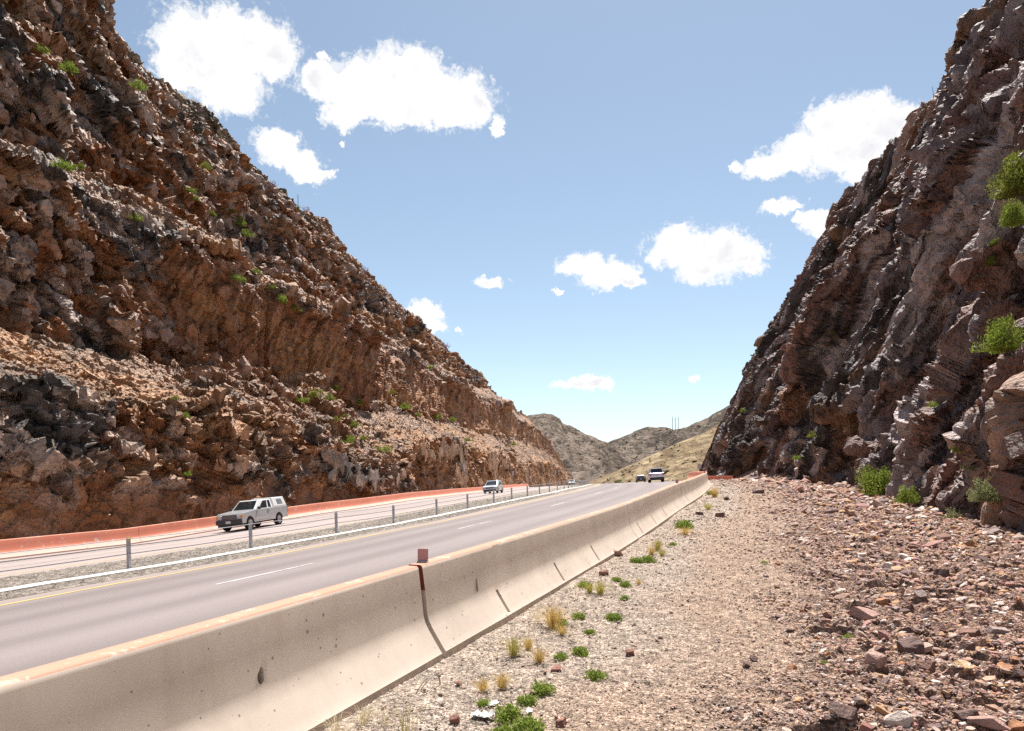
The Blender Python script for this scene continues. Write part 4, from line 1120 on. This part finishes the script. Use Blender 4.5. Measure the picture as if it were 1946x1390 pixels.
# bare bushes on the skyline, a yucca, dry stalks
for i, (u, v, w_, lb) in enumerate([(519, 362, 40, 'bare purple twiggy bush on the left skyline, biggest of its kind'), (383, 212, 22, 'small bare bush high on the left skyline'), (558, 398, 22, 'low bare bush left of the yucca'), (583, 404, 24, 'low bare bush right of the yucca'),
                                    (693, 520, 30, 'bare bush halfway down the left skyline'), (846, 664, 30, 'bare bush on the skyline past the small cloud'), (898, 740, 18, 'tiny bare bush where the skyline steepens'), (944, 772, 26, 'bare bush near the far end of the skyline')]):
    p_ = on_cliff(LP, u, v)
    o = twig_mb(50 + i, 8, 2, .03).build('bare_bush', M['twig'], None)
    o.location = Vector(p_) - Vector((0, 0, .1)); sc = w_ / 2 / FPX * p_[1] * 1.15; o.scale = (sc, sc, sc)
    tag(o, lb, 'bush')
p_ = on_cliff(LP, 566, 400); k_ = p_[1] / FPX
root = empty('yucca', p_); root.scale = (k_,) * 3; tag(root, 'yucca with a tall dry flower stalk on the left skyline', 'yucca')
link('leaves', blades_mesh('leaves', 5, 60, .7, 10.0, .5), [M['leaf_olive']], root)
MB().tube([(0, 0, 0), (.3, 0, 15), (0, 0, 30)], .8, 5, .5).build('flower_stalk', M['bark'], root)
p_ = on_cliff(RPTS, 1775, 192); k_ = p_[1] / FPX
o = MB().tube([(0, 0, -2), (-1.5, 0, 14), (-3, 0, 27)], .55, 5, .35).build('dry_stalk', M['bark']); o.location = p_; o.scale = (k_,) * 3
tag(o, 'thin dry stalk sticking up from the right cliff edge', 'stalk')

# scrub dotted over the far hills (stuff)
r = np.random.default_rng(12); pp = []; ss_ = []
for (pts, Yr), cnt_ in zip(HILL_PTS, (9000, 9000, 1500)):
    i = r.integers(0, len(pts), cnt_); pp.append(pts[i]); ss_.append(np.exp(r.normal(0, .45, cnt_)) * pts[i][:, 1] * (.0008 if Yr > 500 else .0013))
pp = np.concatenate(pp); ss_ = np.concatenate(ss_)
cs_ = np.array((.085, .085, .035)) * r.uniform(.6, 1.6, (len(pp), 1))
o = scatter('hillside_scrub', pp, ss_, cs_, 13, .8, 'hill'); tag(o, 'dark scrub bushes dotted over the far hills', 'scrub', kind='stuff')

# ------------------------------------------------------------------ concrete barriers
JER = [(0, -.12), (0, .07), (.012, .082), (.045, .13), (.132, .262), (.166, .325), (.182, .38), (.207, .59), (.232, .775), (.238, .80), (.254, .812), (.36, .812), (.378, .80), (.386, .775), (.404, .58), (.424, .355), (.438, .325), (.565, .13), (.598, .082), (.61, .07), (.61, -.12)]
def barrier_mesh(name, s0, s1, w0, mirror, slots, seed, matf, ds=.16, amp=.004):
    """loft of the safety shape along the road; slots = positions of the drain slots cut into the lower slope"""
    st = list(np.arange(s0, s1, ds)) + [s1]
    for c in slots:
        st = [x for x in st if abs(x - c) > .06] + [c - .032, c - .0315, c + .0315, c + .032]
    st = np.array(sorted(st)); V = []
    for x in st:
        h_in = any(abs(x - c) < .0318 for c in slots)
        t = heading(x); b0 = RP(x, w0)
        for j, (w, z) in enumerate(JER):
            nz = float(vn(np.array([x * 2.1 + seed]), np.array([z * 3 + w]), seed)[0] - .5) * amp
            if h_in and j in (3, 4): w += .15; z -= .03
            ww = (-w if mirror else w)
            if mirror: ww = w
            q = RP(x, w0 + 0.0); V.append((b0[0] - math.cos(t) * (ww + nz), b0[1] + math.sin(t) * (ww + nz), b0[2] + z))
    k = len(JER); na = len(st)
    V = np.array(V); Fq = []; mi = []
    for i in range(na - 1):
        for j in range(k - 1):
            Fq.append((i * k + j, (i + 1) * k + j, (i + 1) * k + j + 1, i * k + j + 1)); mi.append(matf(j))
    bm = bmesh.new(); vs = [bm.verts.new(v) for v in V]
    for f_, m_ in zip(Fq, mi):
        fc = bm.faces.new([vs[a_] for a_ in f_]); fc.material_index = m_
    for i in (0, na - 1):
        r_ = vs[i * k:(i + 1) * k]
        fc = bm.faces.new(r_[7:15]); fc.material_index = matf(-1)
        fc = bm.faces.new(r_[:8] + r_[14:]); fc.material_index = matf(-2)
    bmesh.ops.recalc_face_normals(bm, faces=bm.faces)
    me = bm_mesh(bm, name, True)
    me.set_sharp_from_angle(angle=R(40))
    return me
NEARM = [M['concrete'], M['paint_near'], M['paint_red'], M['paint_deep']]
near_m = lambda j: 3 if j == -1 else 0 if j < 0 else (0 if j < 9 else (1 if j < 12 else 2))
SEG = 9.2
blabels = {-2: 'concrete barrier section behind the viewer, left of the nearest one', -1: 'nearest concrete barrier section with a salmon painted top, cut by the left edge', 0: 'second concrete barrier section, carrying the pink reflector above the open joint', 1: 'third concrete barrier section up the road, with pale streaks',
           2: 'fourth concrete barrier section, climbing to the bend', 3: 'concrete barrier section at the bend, where the line turns left'}
def cut_holes(o, cs_):
    for (pos, nrm, rx, rz) in cs_:
        mb = MB().lathe([(0, -.12), (1, -.12), (1, .07), (0, .07)], 14)
        c = mb.build('cutter', M['concrete'])
        c.rotation_euler = Vector(nrm).to_track_quat('Y', 'Z').to_euler(); c.location = pos; c.scale = (rx, 1, rz)
        md_ = o.modifiers.new('hole', 'BOOLEAN'); md_.operation = 'DIFFERENCE'; md_.object = c; md_.solver = 'EXACT'
        bpy.context.view_layer.update()
        dg = bpy.context.evaluated_depsgraph_get()
        me = bpy.data.meshes.new_from_object(o.evaluated_get(dg))
        o.modifiers.clear(); o.data = me
        cm = c.data; bpy.data.objects.remove(c); bpy.data.meshes.remove(cm)
def face_point(s_, wz, up=1):
    w, z = wz; t = heading(s_); b0 = RP(s_, 0.)
    return Vector((b0[0] - math.cos(t) * w, b0[1] + math.sin(t) * w, b0[2] + z)), Vector((math.cos(t), -math.sin(t), .3)).normalized()
for kk in range(-2, 7):
    s0, s1 = kk * SEG, (kk + 1) * SEG
    gap0, gap1 = (.012, .012)
    if kk == -1: gap1 = .04
    if kk == 0: gap0 = .03
    off = [1.6, 3.7, 5.75] if kk == 0 else [.75, 2.7, 4.6] if kk == 1 else [1.0, 3.0, 5.0]
    me = barrier_mesh('concrete_barrier', s0 + gap0, s1 - gap1, 0.0, False, [s0 + x for x in off], kk + 20, near_m, .16 if kk < 4 else .5)
    o = link('concrete_barrier', me, NEARM)
    tag(o, blabels.get(kk, 'concrete barrier section on the curve beyond the bend, red paint on its road side'), 'barrier', 'concrete barrier sections along the shoulder')
    if kk == -1:
        p1, n1_ = face_point(-2.06, (.195, .43)); p2, n2b = face_point(-2.05, (.195, .463))
        cut_holes(o, [(p1, n1_, .028, .042), (p2, n2b, .017, .03)])
    if kk == 0:
        p1, n1_ = face_point(1.12, (.195, .43)); p2, n2b = face_point(1.12, (.198, .485))
        cut_holes(o, [(p1, n1_, .028, .05), (p2, n2b, .02, .035)])
# reflector plates standing on the barrier top
for s_, lb in ((.18, 'square pink reflector plate on the barrier top at the open joint'), (18.2, 'small pink reflector on the barrier top farther up the road'), (33.5, 'tiny pink reflector on the barrier at the bend')):
    t = heading(s_); b0 = RP(s_, .31)
    root = empty('reflector', (b0[0], b0[1], zr(s_) + .812), -t * .2); tag(root, lb, 'reflector')
    MB().box(-.048, .048, -.004, .004, .012, .125).build('plate', M['reflector'], root, .002, 1)
    MB().box(-.05, .05, -.03, .03, .0, .012).build('bracket', M['galv'], root, .002, 1)
# far barrier, brick red above a worn cream foot
FARM = [M['paint_foot'], M['paint_red'], M['paint_near']]
far_m = lambda j: 1 if j == -1 else 0 if j < 0 else (0 if j < 4 else (1 if j < 9 else 2 if j < 12 else 0))
fl = {1: 'brick red painted barrier section at the left edge, far side of the road', 2: 'brick red painted barrier section with white scratches, left of the pickup', 3: 'brick red painted barrier section directly behind the white pickup', 4: 'brick red painted barrier section right of the pickup'}
for kk in range(-1, 17):
    s0 = kk * SEG + 2.6
    me = barrier_mesh('painted_barrier', s0 + .015, s0 + SEG - .015, 27.62, True, [], kk + 60, far_m, .5 if kk < 8 else 1.5, .008)
    o = link('painted_barrier', me, FARM)
    tag(o, fl.get(kk, 'brick red painted barrier section farther along the foot of the rock cut'), 'barrier', 'red barrier sections along the far roadway')
# the separate red barrier closing the gap at the slate wall
bmz = MB(); L2 = 1.55
for j in range(len(JER) - 1): pass
vs = [(-L2, w - .3, z) for w, z in JER] + [(L2, w - .3, z) for w, z in JER]; k = len(JER)
bmz.add(vs, [(j, j + 1, k + j + 1, k + j) for j in range(k - 1)] + [tuple(range(k)), tuple(range(k, 2 * k))])
o = bmz.build('painted_barrier', M['paint_red'], None, .01, 1); o.location = (21.0, 70, .80); o.rotation_euler = (0, 0, -.12)
tag(o, 'lone red barrier block set crosswise between the bend and the slate wall', 'barrier')

# ------------------------------------------------------------------ cable barrier in the median
cand = np.arange(0, 200, .05); qu = proj(RP(cand, np.full(cand.shape, 12.62)))[:, 0]
ps = [float(np.interp(u, qu, cand)) for u in (242, 474, 637, 746, 828, 887, 937, 971, 1001, 1024, 1043, 1058, 1071)]
d1 = ps[2] - ps[1]
ps = [ps[0] - 2 * d1, ps[0] - d1] + ps
while ps[-1] < 140: ps.append(ps[-1] + 5.0)
def make_post(cap):
    root = empty('cable_post')
    t = .006
    mb = MB().box(-.045, .045, -.03, -.03 + t, -.2, .80).box(-.045, -.045 + t, -.03 + t, .03, -.2, .80).box(.045 - t, .045, -.03 + t, .03, -.2, .80)
    mb.build('post', M['galv'], root)
    mb = MB()
    for z in (.77, .59, .39): mb.box(-.012, .012, -.052, -.031, z - .02, z + .02)
    mb.build('cable_hook', M['galv'], root)
    if cap:
        MB().box(-.048, .048, -.033, .033, .72, .805).build('reflective_cap', M['yellow_tape'], root, .003, 1)
    return root
PR = [make_post(False), make_post(True)]; used = [False, False]
pl = {2: 'yellow tipped cable post at the left, nearest in the picture', 3: 'second cable post, in front of the white pickup', 4: 'third cable post, right of the pickup', 5: 'fourth cable post from the left', 6: 'yellow tipped cable post in mid distance', 7: 'cable post just right of the second yellow tipped one', 8: 'cable post left of centre, before the silver car', 9: 'cable post just right of the silver car'}
ends = []
for i, s_ in enumerate(ps):
    cp = 1 if i in (2, 6, 10) else 0
    o = PR[cp] if not used[cp] else copy_tree(PR[cp]); used[cp] = True
    p_ = RP(s_, 12.56); o.location = (p_[0], p_[1], p_[2] + .05); o.rotation_euler = (0, -.035, -heading(s_) + .03 * math.sin(i * 2.3))
    lb = pl.get(i, 'distant yellow tipped cable post near the crest' if cp else ('galvanised cable post left of the picture edge' if i < 2 else 'galvanised cable post in the far row toward the crest'))
    tag(o, lb, 'post', 'cable barrier posts in the median')
    ends.append(p_)
for z, nm in ((.77, 'top cable strung along the median posts'), (.59, 'middle cable strung along the median posts'), (.39, 'lowest cable strung along the median posts')):
    pts = []
    sa = np.arange(ps[0] - 4, 140, .8)
    for x in sa:
        k_ = min(abs(x - y) for y in ps); p_ = RP(x, 12.515); pts.append((p_[0], p_[1], p_[2] + .05 + z - .008 * min(k_, 2)))
    o = MB().tube(pts, .0115, 6).build('cable', M['cable'], None, smooth=True); tag(o, nm, 'cable')

# ------------------------------------------------------------------ vehicles
M['white_paint'] = plain('white car paint', (0.72, 0.72, 0.71), 0.3, 0, 0.5, 0.03, 2, 0.6)
M['truck_shaded'] = plain('shade toned white truck paint', (0.50, 0.50, 0.51), 0.32, 0.35, 0.5, 0.04, 2, 0.5)  # white body toned grey: the shade on its sides is in the colour
M['silver_paint'] = plain('silver car paint', (0.55, 0.56, 0.58), 0.3, 0.35, 0.5, 0.03, 2, 0.6)
M['dark_paint'] = plain('black car paint', (0.025, 0.025, 0.03), 0.3, 0, 0.5, 0.03, 2, 0.6)
M['lavender_paint'] = plain('pale silver car paint', (0.74, 0.72, 0.80), 0.3, 0.2, 0.5, 0.03, 2, 0.6)
M['glass'] = plain('dark car glass', (0.018, 0.021, 0.026), 0.06, 0, 0.7, 0.05)
M['rubber'] = plain('black rubber', (0.018, 0.018, 0.018), 0.85, 0, 0.2)
M['trim'] = plain('dark grey plastic', (0.045, 0.045, 0.048), 0.6)
M['alloy'] = plain('wheel alloy', (0.42, 0.42, 0.43), 0.35, 0.7)
M['lamp'] = plain('headlamp lens', (0.52, 0.52, 0.56), 0.12, 0, 0.6)
M['amber'] = plain('amber lens', (0.75, 0.27, 0.03), 0.25)
M['red_lens'] = plain('red tail lens', (0.42, 0.03, 0.025), 0.2)
M['plate'] = plain('licence plate', (0.62, 0.60, 0.60), 0.5)
M['louvre'] = plain('grey louvred glass', (0.22, 0.23, 0.24), 0.2)

def side_body(prof, W, wheels, rad, zb_, mat, parent, name='body', bevel=.04):
    """outline (x,z) front to rear along the top; arches cut into the bottom edge; extruded to the width"""
    pts = list(prof)
    for wx in sorted(wheels):                                # bottom edge, rear to front
        n = 10
        h0 = max(0.0, zb_ - rad); r_ = rad + .055
        a0 = math.asin(min(1, (zb_ - rad) / r_))
        for i in range(n + 1):
            a = math.pi - a0 - (math.pi - 2 * a0) * i / n
            pts.append((wx + r_ * math.cos(a), rad + r_ * math.sin(a)))
    mb = MB(); k = len(pts)
    zmax = max(p[1] for p in pts)
    def yy_(z): return W * (1 - .05 * max(0, (z - .75)) - .05 * max(0, .6 - z))
    mb.add([(x, yy_(z), z) for x, z in pts] + [(x, -yy_(z), z) for x, z in pts], [tuple(range(k)), tuple(range(k, 2 * k))[::-1]] + [(i, (i + 1) % k, k + (i + 1) % k, k + i) for i in range(k)])
    return mb.build(name, mat, parent, bevel, 2, False)
def cabin_pts(xb0, xb1, xt0, xt1, zb_, zt, Wb, Wt):
    b = [(xb1, -Wb, zb_), (xb0, -Wb, zb_), (xb0, Wb, zb_), (xb1, Wb, zb_)]
    t = [(xt1, -Wt, zt), (xt0, -Wt, zt), (xt0, Wt, zt), (xt1, Wt, zt)]
    return [Vector(p) for p in b], [Vector(p) for p in t]
def win(b, t, side, u0, u1, v0, v1, u0t=None, u1t=None):
    """window outline on a cabin face: side left/right (u from rear to front), front, rear (u from right to left)"""
    i, j = dict(left=(3, 2), right=(0, 1), front=(1, 2), rear=(0, 3))[side]
    def at(u, v): return (b[i].lerp(b[j], u)).lerp(t[i].lerp(t[j], u), v)
    pts = [at(u0, v0), at(u1, v0), at(u1 if u1t is None else u1t, v1), at(u0 if u0t is None else u0t, v1)]
    return pts[::-1] if side in ('left', 'rear') else pts
def wheel(parent, x, y, rad, width, sgn):
    o = MB().lathe([(rad * .62, -width / 2), (rad * .93, -width / 2), (rad, -width * .36), (rad, width * .36), (rad * .93, width / 2), (rad * .62, width / 2)], 28, 'y').build('wheel', M['rubber'], parent, smooth=False)
    o.location = (x, y, rad)
    mb = MB().lathe([(0, sgn * width * .40), (rad * .16, sgn * width * .42), (rad * .22, sgn * width * .30), (rad * .50, sgn * width * .34), (rad * .60, sgn * width * .46), (rad * .655, sgn * width * .44), (rad * .655, -sgn * width * .3), (0, -sgn * width * .3)], 20, 'y')
    mb.build('rim', M['alloy'], o)
    return o
def place_vehicle(root, s_, w, away, yaw=0, sc=(1, 1, 1)):
    p_ = RP(s_, w); t = heading(s_)
    c = float(np.interp(s_, *KC)); g_ = float((zr(s_ + 2) - zr(s_ - 2)) / 4)
    f_ = Vector((math.sin(t), math.cos(t), g_ + 0)) if away else Vector((-math.sin(t), -math.cos(t), -g_))
    f_ = Matrix.Rotation(yaw, 3, 'Z') @ f_; f_.normalize()
    lft = Vector((-math.cos(t), math.sin(t), c)) * (1 if away else -1)
    lft = (Matrix.Rotation(yaw, 3, 'Z') @ lft); lft = (lft - f_ * lft.dot(f_)).normalized(); up = f_.cross(lft)
    m = Matrix((f_, lft, up)).transposed().to_4x4(); m.translation = Vector(p_) + Vector((0, 0, .004))
    root.matrix_world = m @ Matrix.Diagonal((*sc, 1))

# white pickup with a louvred camper shell
root = empty('pickup_truck'); tag(root, 'white pickup truck with a camper shell driving toward the viewer on the far roadway', 'pickup')
WH = (1.62, -1.55); RD = .37
body = side_body([(2.42, .42), (2.44, .60), (2.40, .93), (2.30, 1.02), (1.1, 1.13), (-1.0, 1.15), (-2.58, 1.15), (-2.62, 1.0), (-2.60, .50)], .87, WH, RD, .40, M['truck_shaded'], root)
b, t = cabin_pts(1.02, -1.10, .30, -1.02, 1.11, 1.68, .80, .66)
cabn = MB().hexa(b, t).build('cab', M['white_paint'], root, .06, 2)
MB().panel(win(b, t, 'front', .06, .94, .08, .90), .008).build('windshield', M['glass'], root)
for sd_ in ('left', 'right'):
    MB().panel(win(b, t, sd_, .36, .80, .10, .86, .38, .66), .008).build('side_window', M['glass'], root)
    MB().panel(win(b, t, sd_, .13, .29, .12, .88, .16, .32), .008).build('rear_side_window', M['glass'], root)
b2, t2_ = cabin_pts(-1.06, -2.60, -1.00, -2.42, 1.15, 1.74, .83, .70)
shell = MB().hexa(b2, t2_).build('camper_shell', M['white_paint'], root, .06, 2)
for sd_ in ('left', 'right'):
    f_ = MB().panel(win(b2, t2_, sd_, .25, .66, .24, .80), .006).build('louvre_frame', M['alloy'], shell)
    mb = MB()
    for q_ in (.29, .47, .65): mb.panel(win(b2, t2_, sd_, .28, .63, q_, q_ + .11), .014)
    mb.build('louvre', M['louvre'], shell)
MB().panel(win(b2, t2_, 'rear', .1, .9, .15, .85), .008).build('rear_window', M['glass'], shell)
MB().box(2.38, 2.56, -.84, .84, .40, .66).box(2.30, 2.44, -.80, .80, .26, .40).build('bumper', M['trim'], root, .03, 2)
MB().box(2.40, 2.452, -.48, .48, .70, .93).build('grille', M['trim'], root, .01, 1)
gb = MB()
for z in (.745, .80, .855): gb.box(2.44, 2.462, -.46, .46, z, z + .016)
gb.build('grille_bar', M['alloy'], root)
for y in (-1, 1):
    MB().box(2.36, 2.456, min(y * .50, y * .76), max(y * .50, y * .76), .70, .92).build('headlight', M['lamp'], root, .02, 1)
    MB().box(2.30, 2.43, min(y * .765, y * .885), max(y * .765, y * .885), .74, .90).build('turn_signal', M['amber'], root, .02, 1)
    MB().box(-2.635, -2.58, min(y * .72, y * .86), max(y * .72, y * .86), .72, 1.08).build('tail_light', M['red_lens'], root, .01, 1)
    MB().box(.70, .84, min(y * .86, y * 1.06), max(y * .86, y * 1.06), 1.12, 1.28).build('mirror', M['trim'], root, .03, 1)
    MB().box(-.42, -.26, min(y * .852, y * .884), max(y * .852, y * .884), .96, 1.0).build('door_handle', M['trim'], root)
    MB().panel([(1.0, y * .868, .47), (1.0, y * .868, .482), (-.55, y * .868, .482), (-.55, y * .868, .47)][::(1 if y < 0 else -1)], .004).build('sill_trim', M['trim'], root)
MB().box(2.555, 2.575, -.16, .16, .46, .60).build('licence_plate', M['plate'], root)
MB().box(-2.70, -2.58, -.80, .80, .44, .58).build('rear_bumper', M['alloy'], root, .02, 1)
for x in WH:
    for sg_ in (-1, 1): wheel(root, x, sg_ * .74, RD, .24, sg_)
MB().box(-2.3, 2.2, -.5, .5, .30, .50).build('chassis', M['trim'], root)
s1_, w1_ = road_at(479, 1005); s2_, w2_ = road_at(531, 998.6)
place_vehicle(root, 27.0, 25.0, False, .08, (.87, .95, .95))
TRUCK = root

def car(name, label, cat, paint, L, W, H, hood_z, belt, nose, cab, rad=.33, front=True, lower_dark=.0, wh=None, deck=None, sz=1.0):
    """cab = (windscreen foot x, rear window foot x, roof front x, roof rear x)"""
    root = empty(name); tag(root, label, cat)
    h = L / 2; wh = wh or (h * .62, -h * .60)
    zb_ = rad * 1.02
    dk = deck or belt
    side_body([(h - .02, zb_), (h, zb_ + .2), (h - .06, hood_z - .12), (h - nose, hood_z), (cab[0], belt), (cab[1], dk), (-h + .05, dk - .04), (-h, dk - .3), (-h + .03, zb_)], W / 2, wh, rad, zb_, M[paint], root, 'body', .05)
    b, t = cabin_pts(cab[0], cab[1], cab[2], cab[3], belt - .02, H, W / 2 - .06, W / 2 - .22)
    MB().hexa(b, t).build('cabin', M[paint], root, .07, 2)
    MB().panel(win(b, t, 'front', .06, .94, .08, .9), .008).build('windshield', M['glass'], root)
    MB().panel(win(b, t, 'rear', .08, .92, .12, .88), .008).build('rear_window', M['glass'], root)
    for sd_ in ('left', 'right'):
        MB().panel(win(b, t, sd_, .54, .88, .12, .86, .54, .80), .008).build('side_window', M['glass'], root)
        MB().panel(win(b, t, sd_, .12, .50, .12, .86, .18, .50), .008).build('side_window', M['glass'], root)
    W2 = W / 2
    for y in (-1, 1):
        MB().box(h - .16, h - .035, min(y * W2 * .56, y * W2 * .93), max(y * W2 * .56, y * W2 * .93), hood_z - .26, hood_z - .12).build('headlight', M['lamp'], root, .02, 1)
        MB().box(-h - .012, -h + .1, min(y * W2 * .70, y * W2 * .96), max(y * W2 * .70, y * W2 * .96), dk - .34, dk - .10).build('tail_light', M['red_lens'], root, .02, 1)
        MB().box(cab[0] - .35, cab[0] - .2, min(y * W2 * .97, y * (W2 + .16)), max(y * W2 * .97, y * (W2 + .16)), belt + .0, belt + .14).build('mirror', M['trim'], root, .02, 1)
    MB().box(h - .08, h + .012, -W2 * .5, W2 * .5, hood_z - .30, hood_z - .18).build('grille', M['trim'], root, .01, 1)
    MB().box(h - .1, h + .03, -W2 * .9, W2 * .9, zb_ - .06, zb_ + .13).build('bumper', M['trim'], root, .02, 1)
    MB().box(-h - .03, -h + .1, -W2 * .94, W2 * .94, zb_ - .06, zb_ + .13 + lower_dark).build('rear_bumper', M['trim'], root, .02, 1)
    MB().box(-h - .035, -h - .0, -.17, .17, dk - .36, dk - .22).build('licence_plate', M['plate'], root)
    MB().box(-h + .3, h - .3, -W2 * .6, W2 * .6, zb_ - .1, zb_ + .1).build('chassis', M['trim'], root)
    for x in wh:
        for sg_ in (-1, 1): wheel(root, x, sg_ * (W2 - .12), rad, .21, sg_)
    return root
c2 = car('hatchback', 'silver hatchback approaching on the far roadway, left of centre', 'car', 'silver_paint', 4.1, 1.74, 1.52, .88, .95, .25, (1.15, -1.75, .25, -1.35), .31)
s_, w_ = road_at(938, 937.5); place_vehicle(c2, s_, w_, False, -.04)
c3 = car('sedan', 'distant white car approaching at the crest, right of the silver hatchback', 'car', 'white_paint', 4.6, 1.8, 1.46, .86, .94, .35, (1.0, -1.55, .2, -.95), .32)
c3.name = 'sedan'
c_ = np.arange(120, 230, .5); place_vehicle(c3, float(np.interp(1087, proj(RP(c_, np.full(c_.shape, 18.6)))[:, 0], c_)), 18.6, False)
c4 = car('suv', 'white sport utility vehicle driving away in the right lane at the crest', 'suv', 'lavender_paint', 4.6, 1.86, 1.78, 1.06, 1.20, .3, (1.0, -2.15, .2, -1.95), .37, lower_dark=.12)
place_vehicle(c4, 84, 2.6, True)
c5 = car('dark_car', 'low black car driving away in the left lane, beside the white sport utility vehicle', 'car', 'dark_paint', 4.4, 1.76, 1.30, .80, .88, .3, (.75, -1.2, .05, -.75), .32, deck=.86)
place_vehicle(c5, 126, 2.4, True)

# ------------------------------------------------------------------ signs, masts, litter
def sign(x, y, z0, zc, w_, h_, lb, rz=0):
    root = empty('road_sign', (x, y, z0), rz); tag(root, lb, 'sign')
    MB().tube([(0, .03, -.3), (0, .03, zc - z0 + h_ / 2)], .035, 8).build('post', M['galv'], root)
    MB().box(-w_ / 2, w_ / 2, -.004, .004, zc - z0 - h_ / 2, zc - z0 + h_ / 2).build('sign_panel', M['plate'], root, .002, 1)
sign((1329 - CX) / FPX * 100, 100, .85, EYE + (VH - 886) / FPX * 100, .58, .75, 'small pale sign on a post where the slate wall meets the road')
p_ = RP(float(np.interp(975, proj(RP(cand, np.full(cand.shape, 28.7)))[:, 0], cand)), 28.7)
sign(p_[0], p_[1], p_[2], EYE + (VH - 900) / FPX * p_[1], .42, 1.0, 'narrow pale sign behind the red barrier near the silver hatchback')
for i, (u, v0, v1) in enumerate([(1278, 816, 792), (1283.5, 815, 793), (1289, 815, 792)]):
    Yh = 1120; z0 = EYE + (VH - v0) / FPX * Yh - 6; z1 = EYE + (VH - v1) / FPX * Yh
    root = empty('radio_mast', ((u - CX) / FPX * Yh, Yh, z0)); tag(root, ['left of three thin masts on the far ridge', 'middle of three thin masts on the far ridge', 'right of three thin masts on the far ridge'][i], 'mast')
    MB().tube([(0, 0, 0), (0, 0, z1 - z0)], .55, 6, .35).build('pole', M['galv'], root)
    MB().box(-1.2, 1.2, -.2, .2, (z1 - z0) * .82, (z1 - z0) * .84).build('crossarm', M['galv'], root)
for i, (u, v, w_, lb) in enumerate([(918, 1362, 44, 'longest scrap of white paper on the gravel by the barrier'), (936, 1338, 22, 'white paper scrap between two green weeds'), (1006, 1352, 18, 'small white paper scrap right of the weeds')]):
    x, y, z = ground_at(u, v); sz_ = w_ / FPX * y
    g1, g2 = np.meshgrid(np.linspace(-.5, .5, 12), np.linspace(-.3, .3, 9), indexing='ij')
    hz = blocks(g1 * 6, g2 * 6, 800 + i)[0] * .12 + .10
    me = mesh_np('paper', np.stack([g1 + (hz - .1) * .4, g2, hz], -1).reshape(-1, 3), grid_faces(12, 9))
    o = link('paper_scrap', me, M['paper']); o.location = (x, y, z); o.scale = (sz_,) * 3; o.rotation_euler = (.05, -.1, -.5 + i); tag(o, lb, 'litter')
x, y, z = ground_at(812, 1306)
pts = [(-.02 + .16 * math.cos(a) * 1.0, .02 * math.sin(2 * a), .17 * math.sin(a)) for a in np.linspace(-.2, 3.3, 16)]
o = MB().tube(pts, .005, 6).tube([(p0[0] * .8 + .05, p0[1] + .03, p0[2] * .72) for p0 in pts], .005, 6).build('wire_loop', M['rust_wire'], None, smooth=True)
o.scale = (.8,) * 3; o.location = (x + .02, y, z - .02); o.rotation_euler = (.25, 0, .9); tag(o, 'thin weathered wire loop sticking out of the ground at the barrier joint', 'wire')
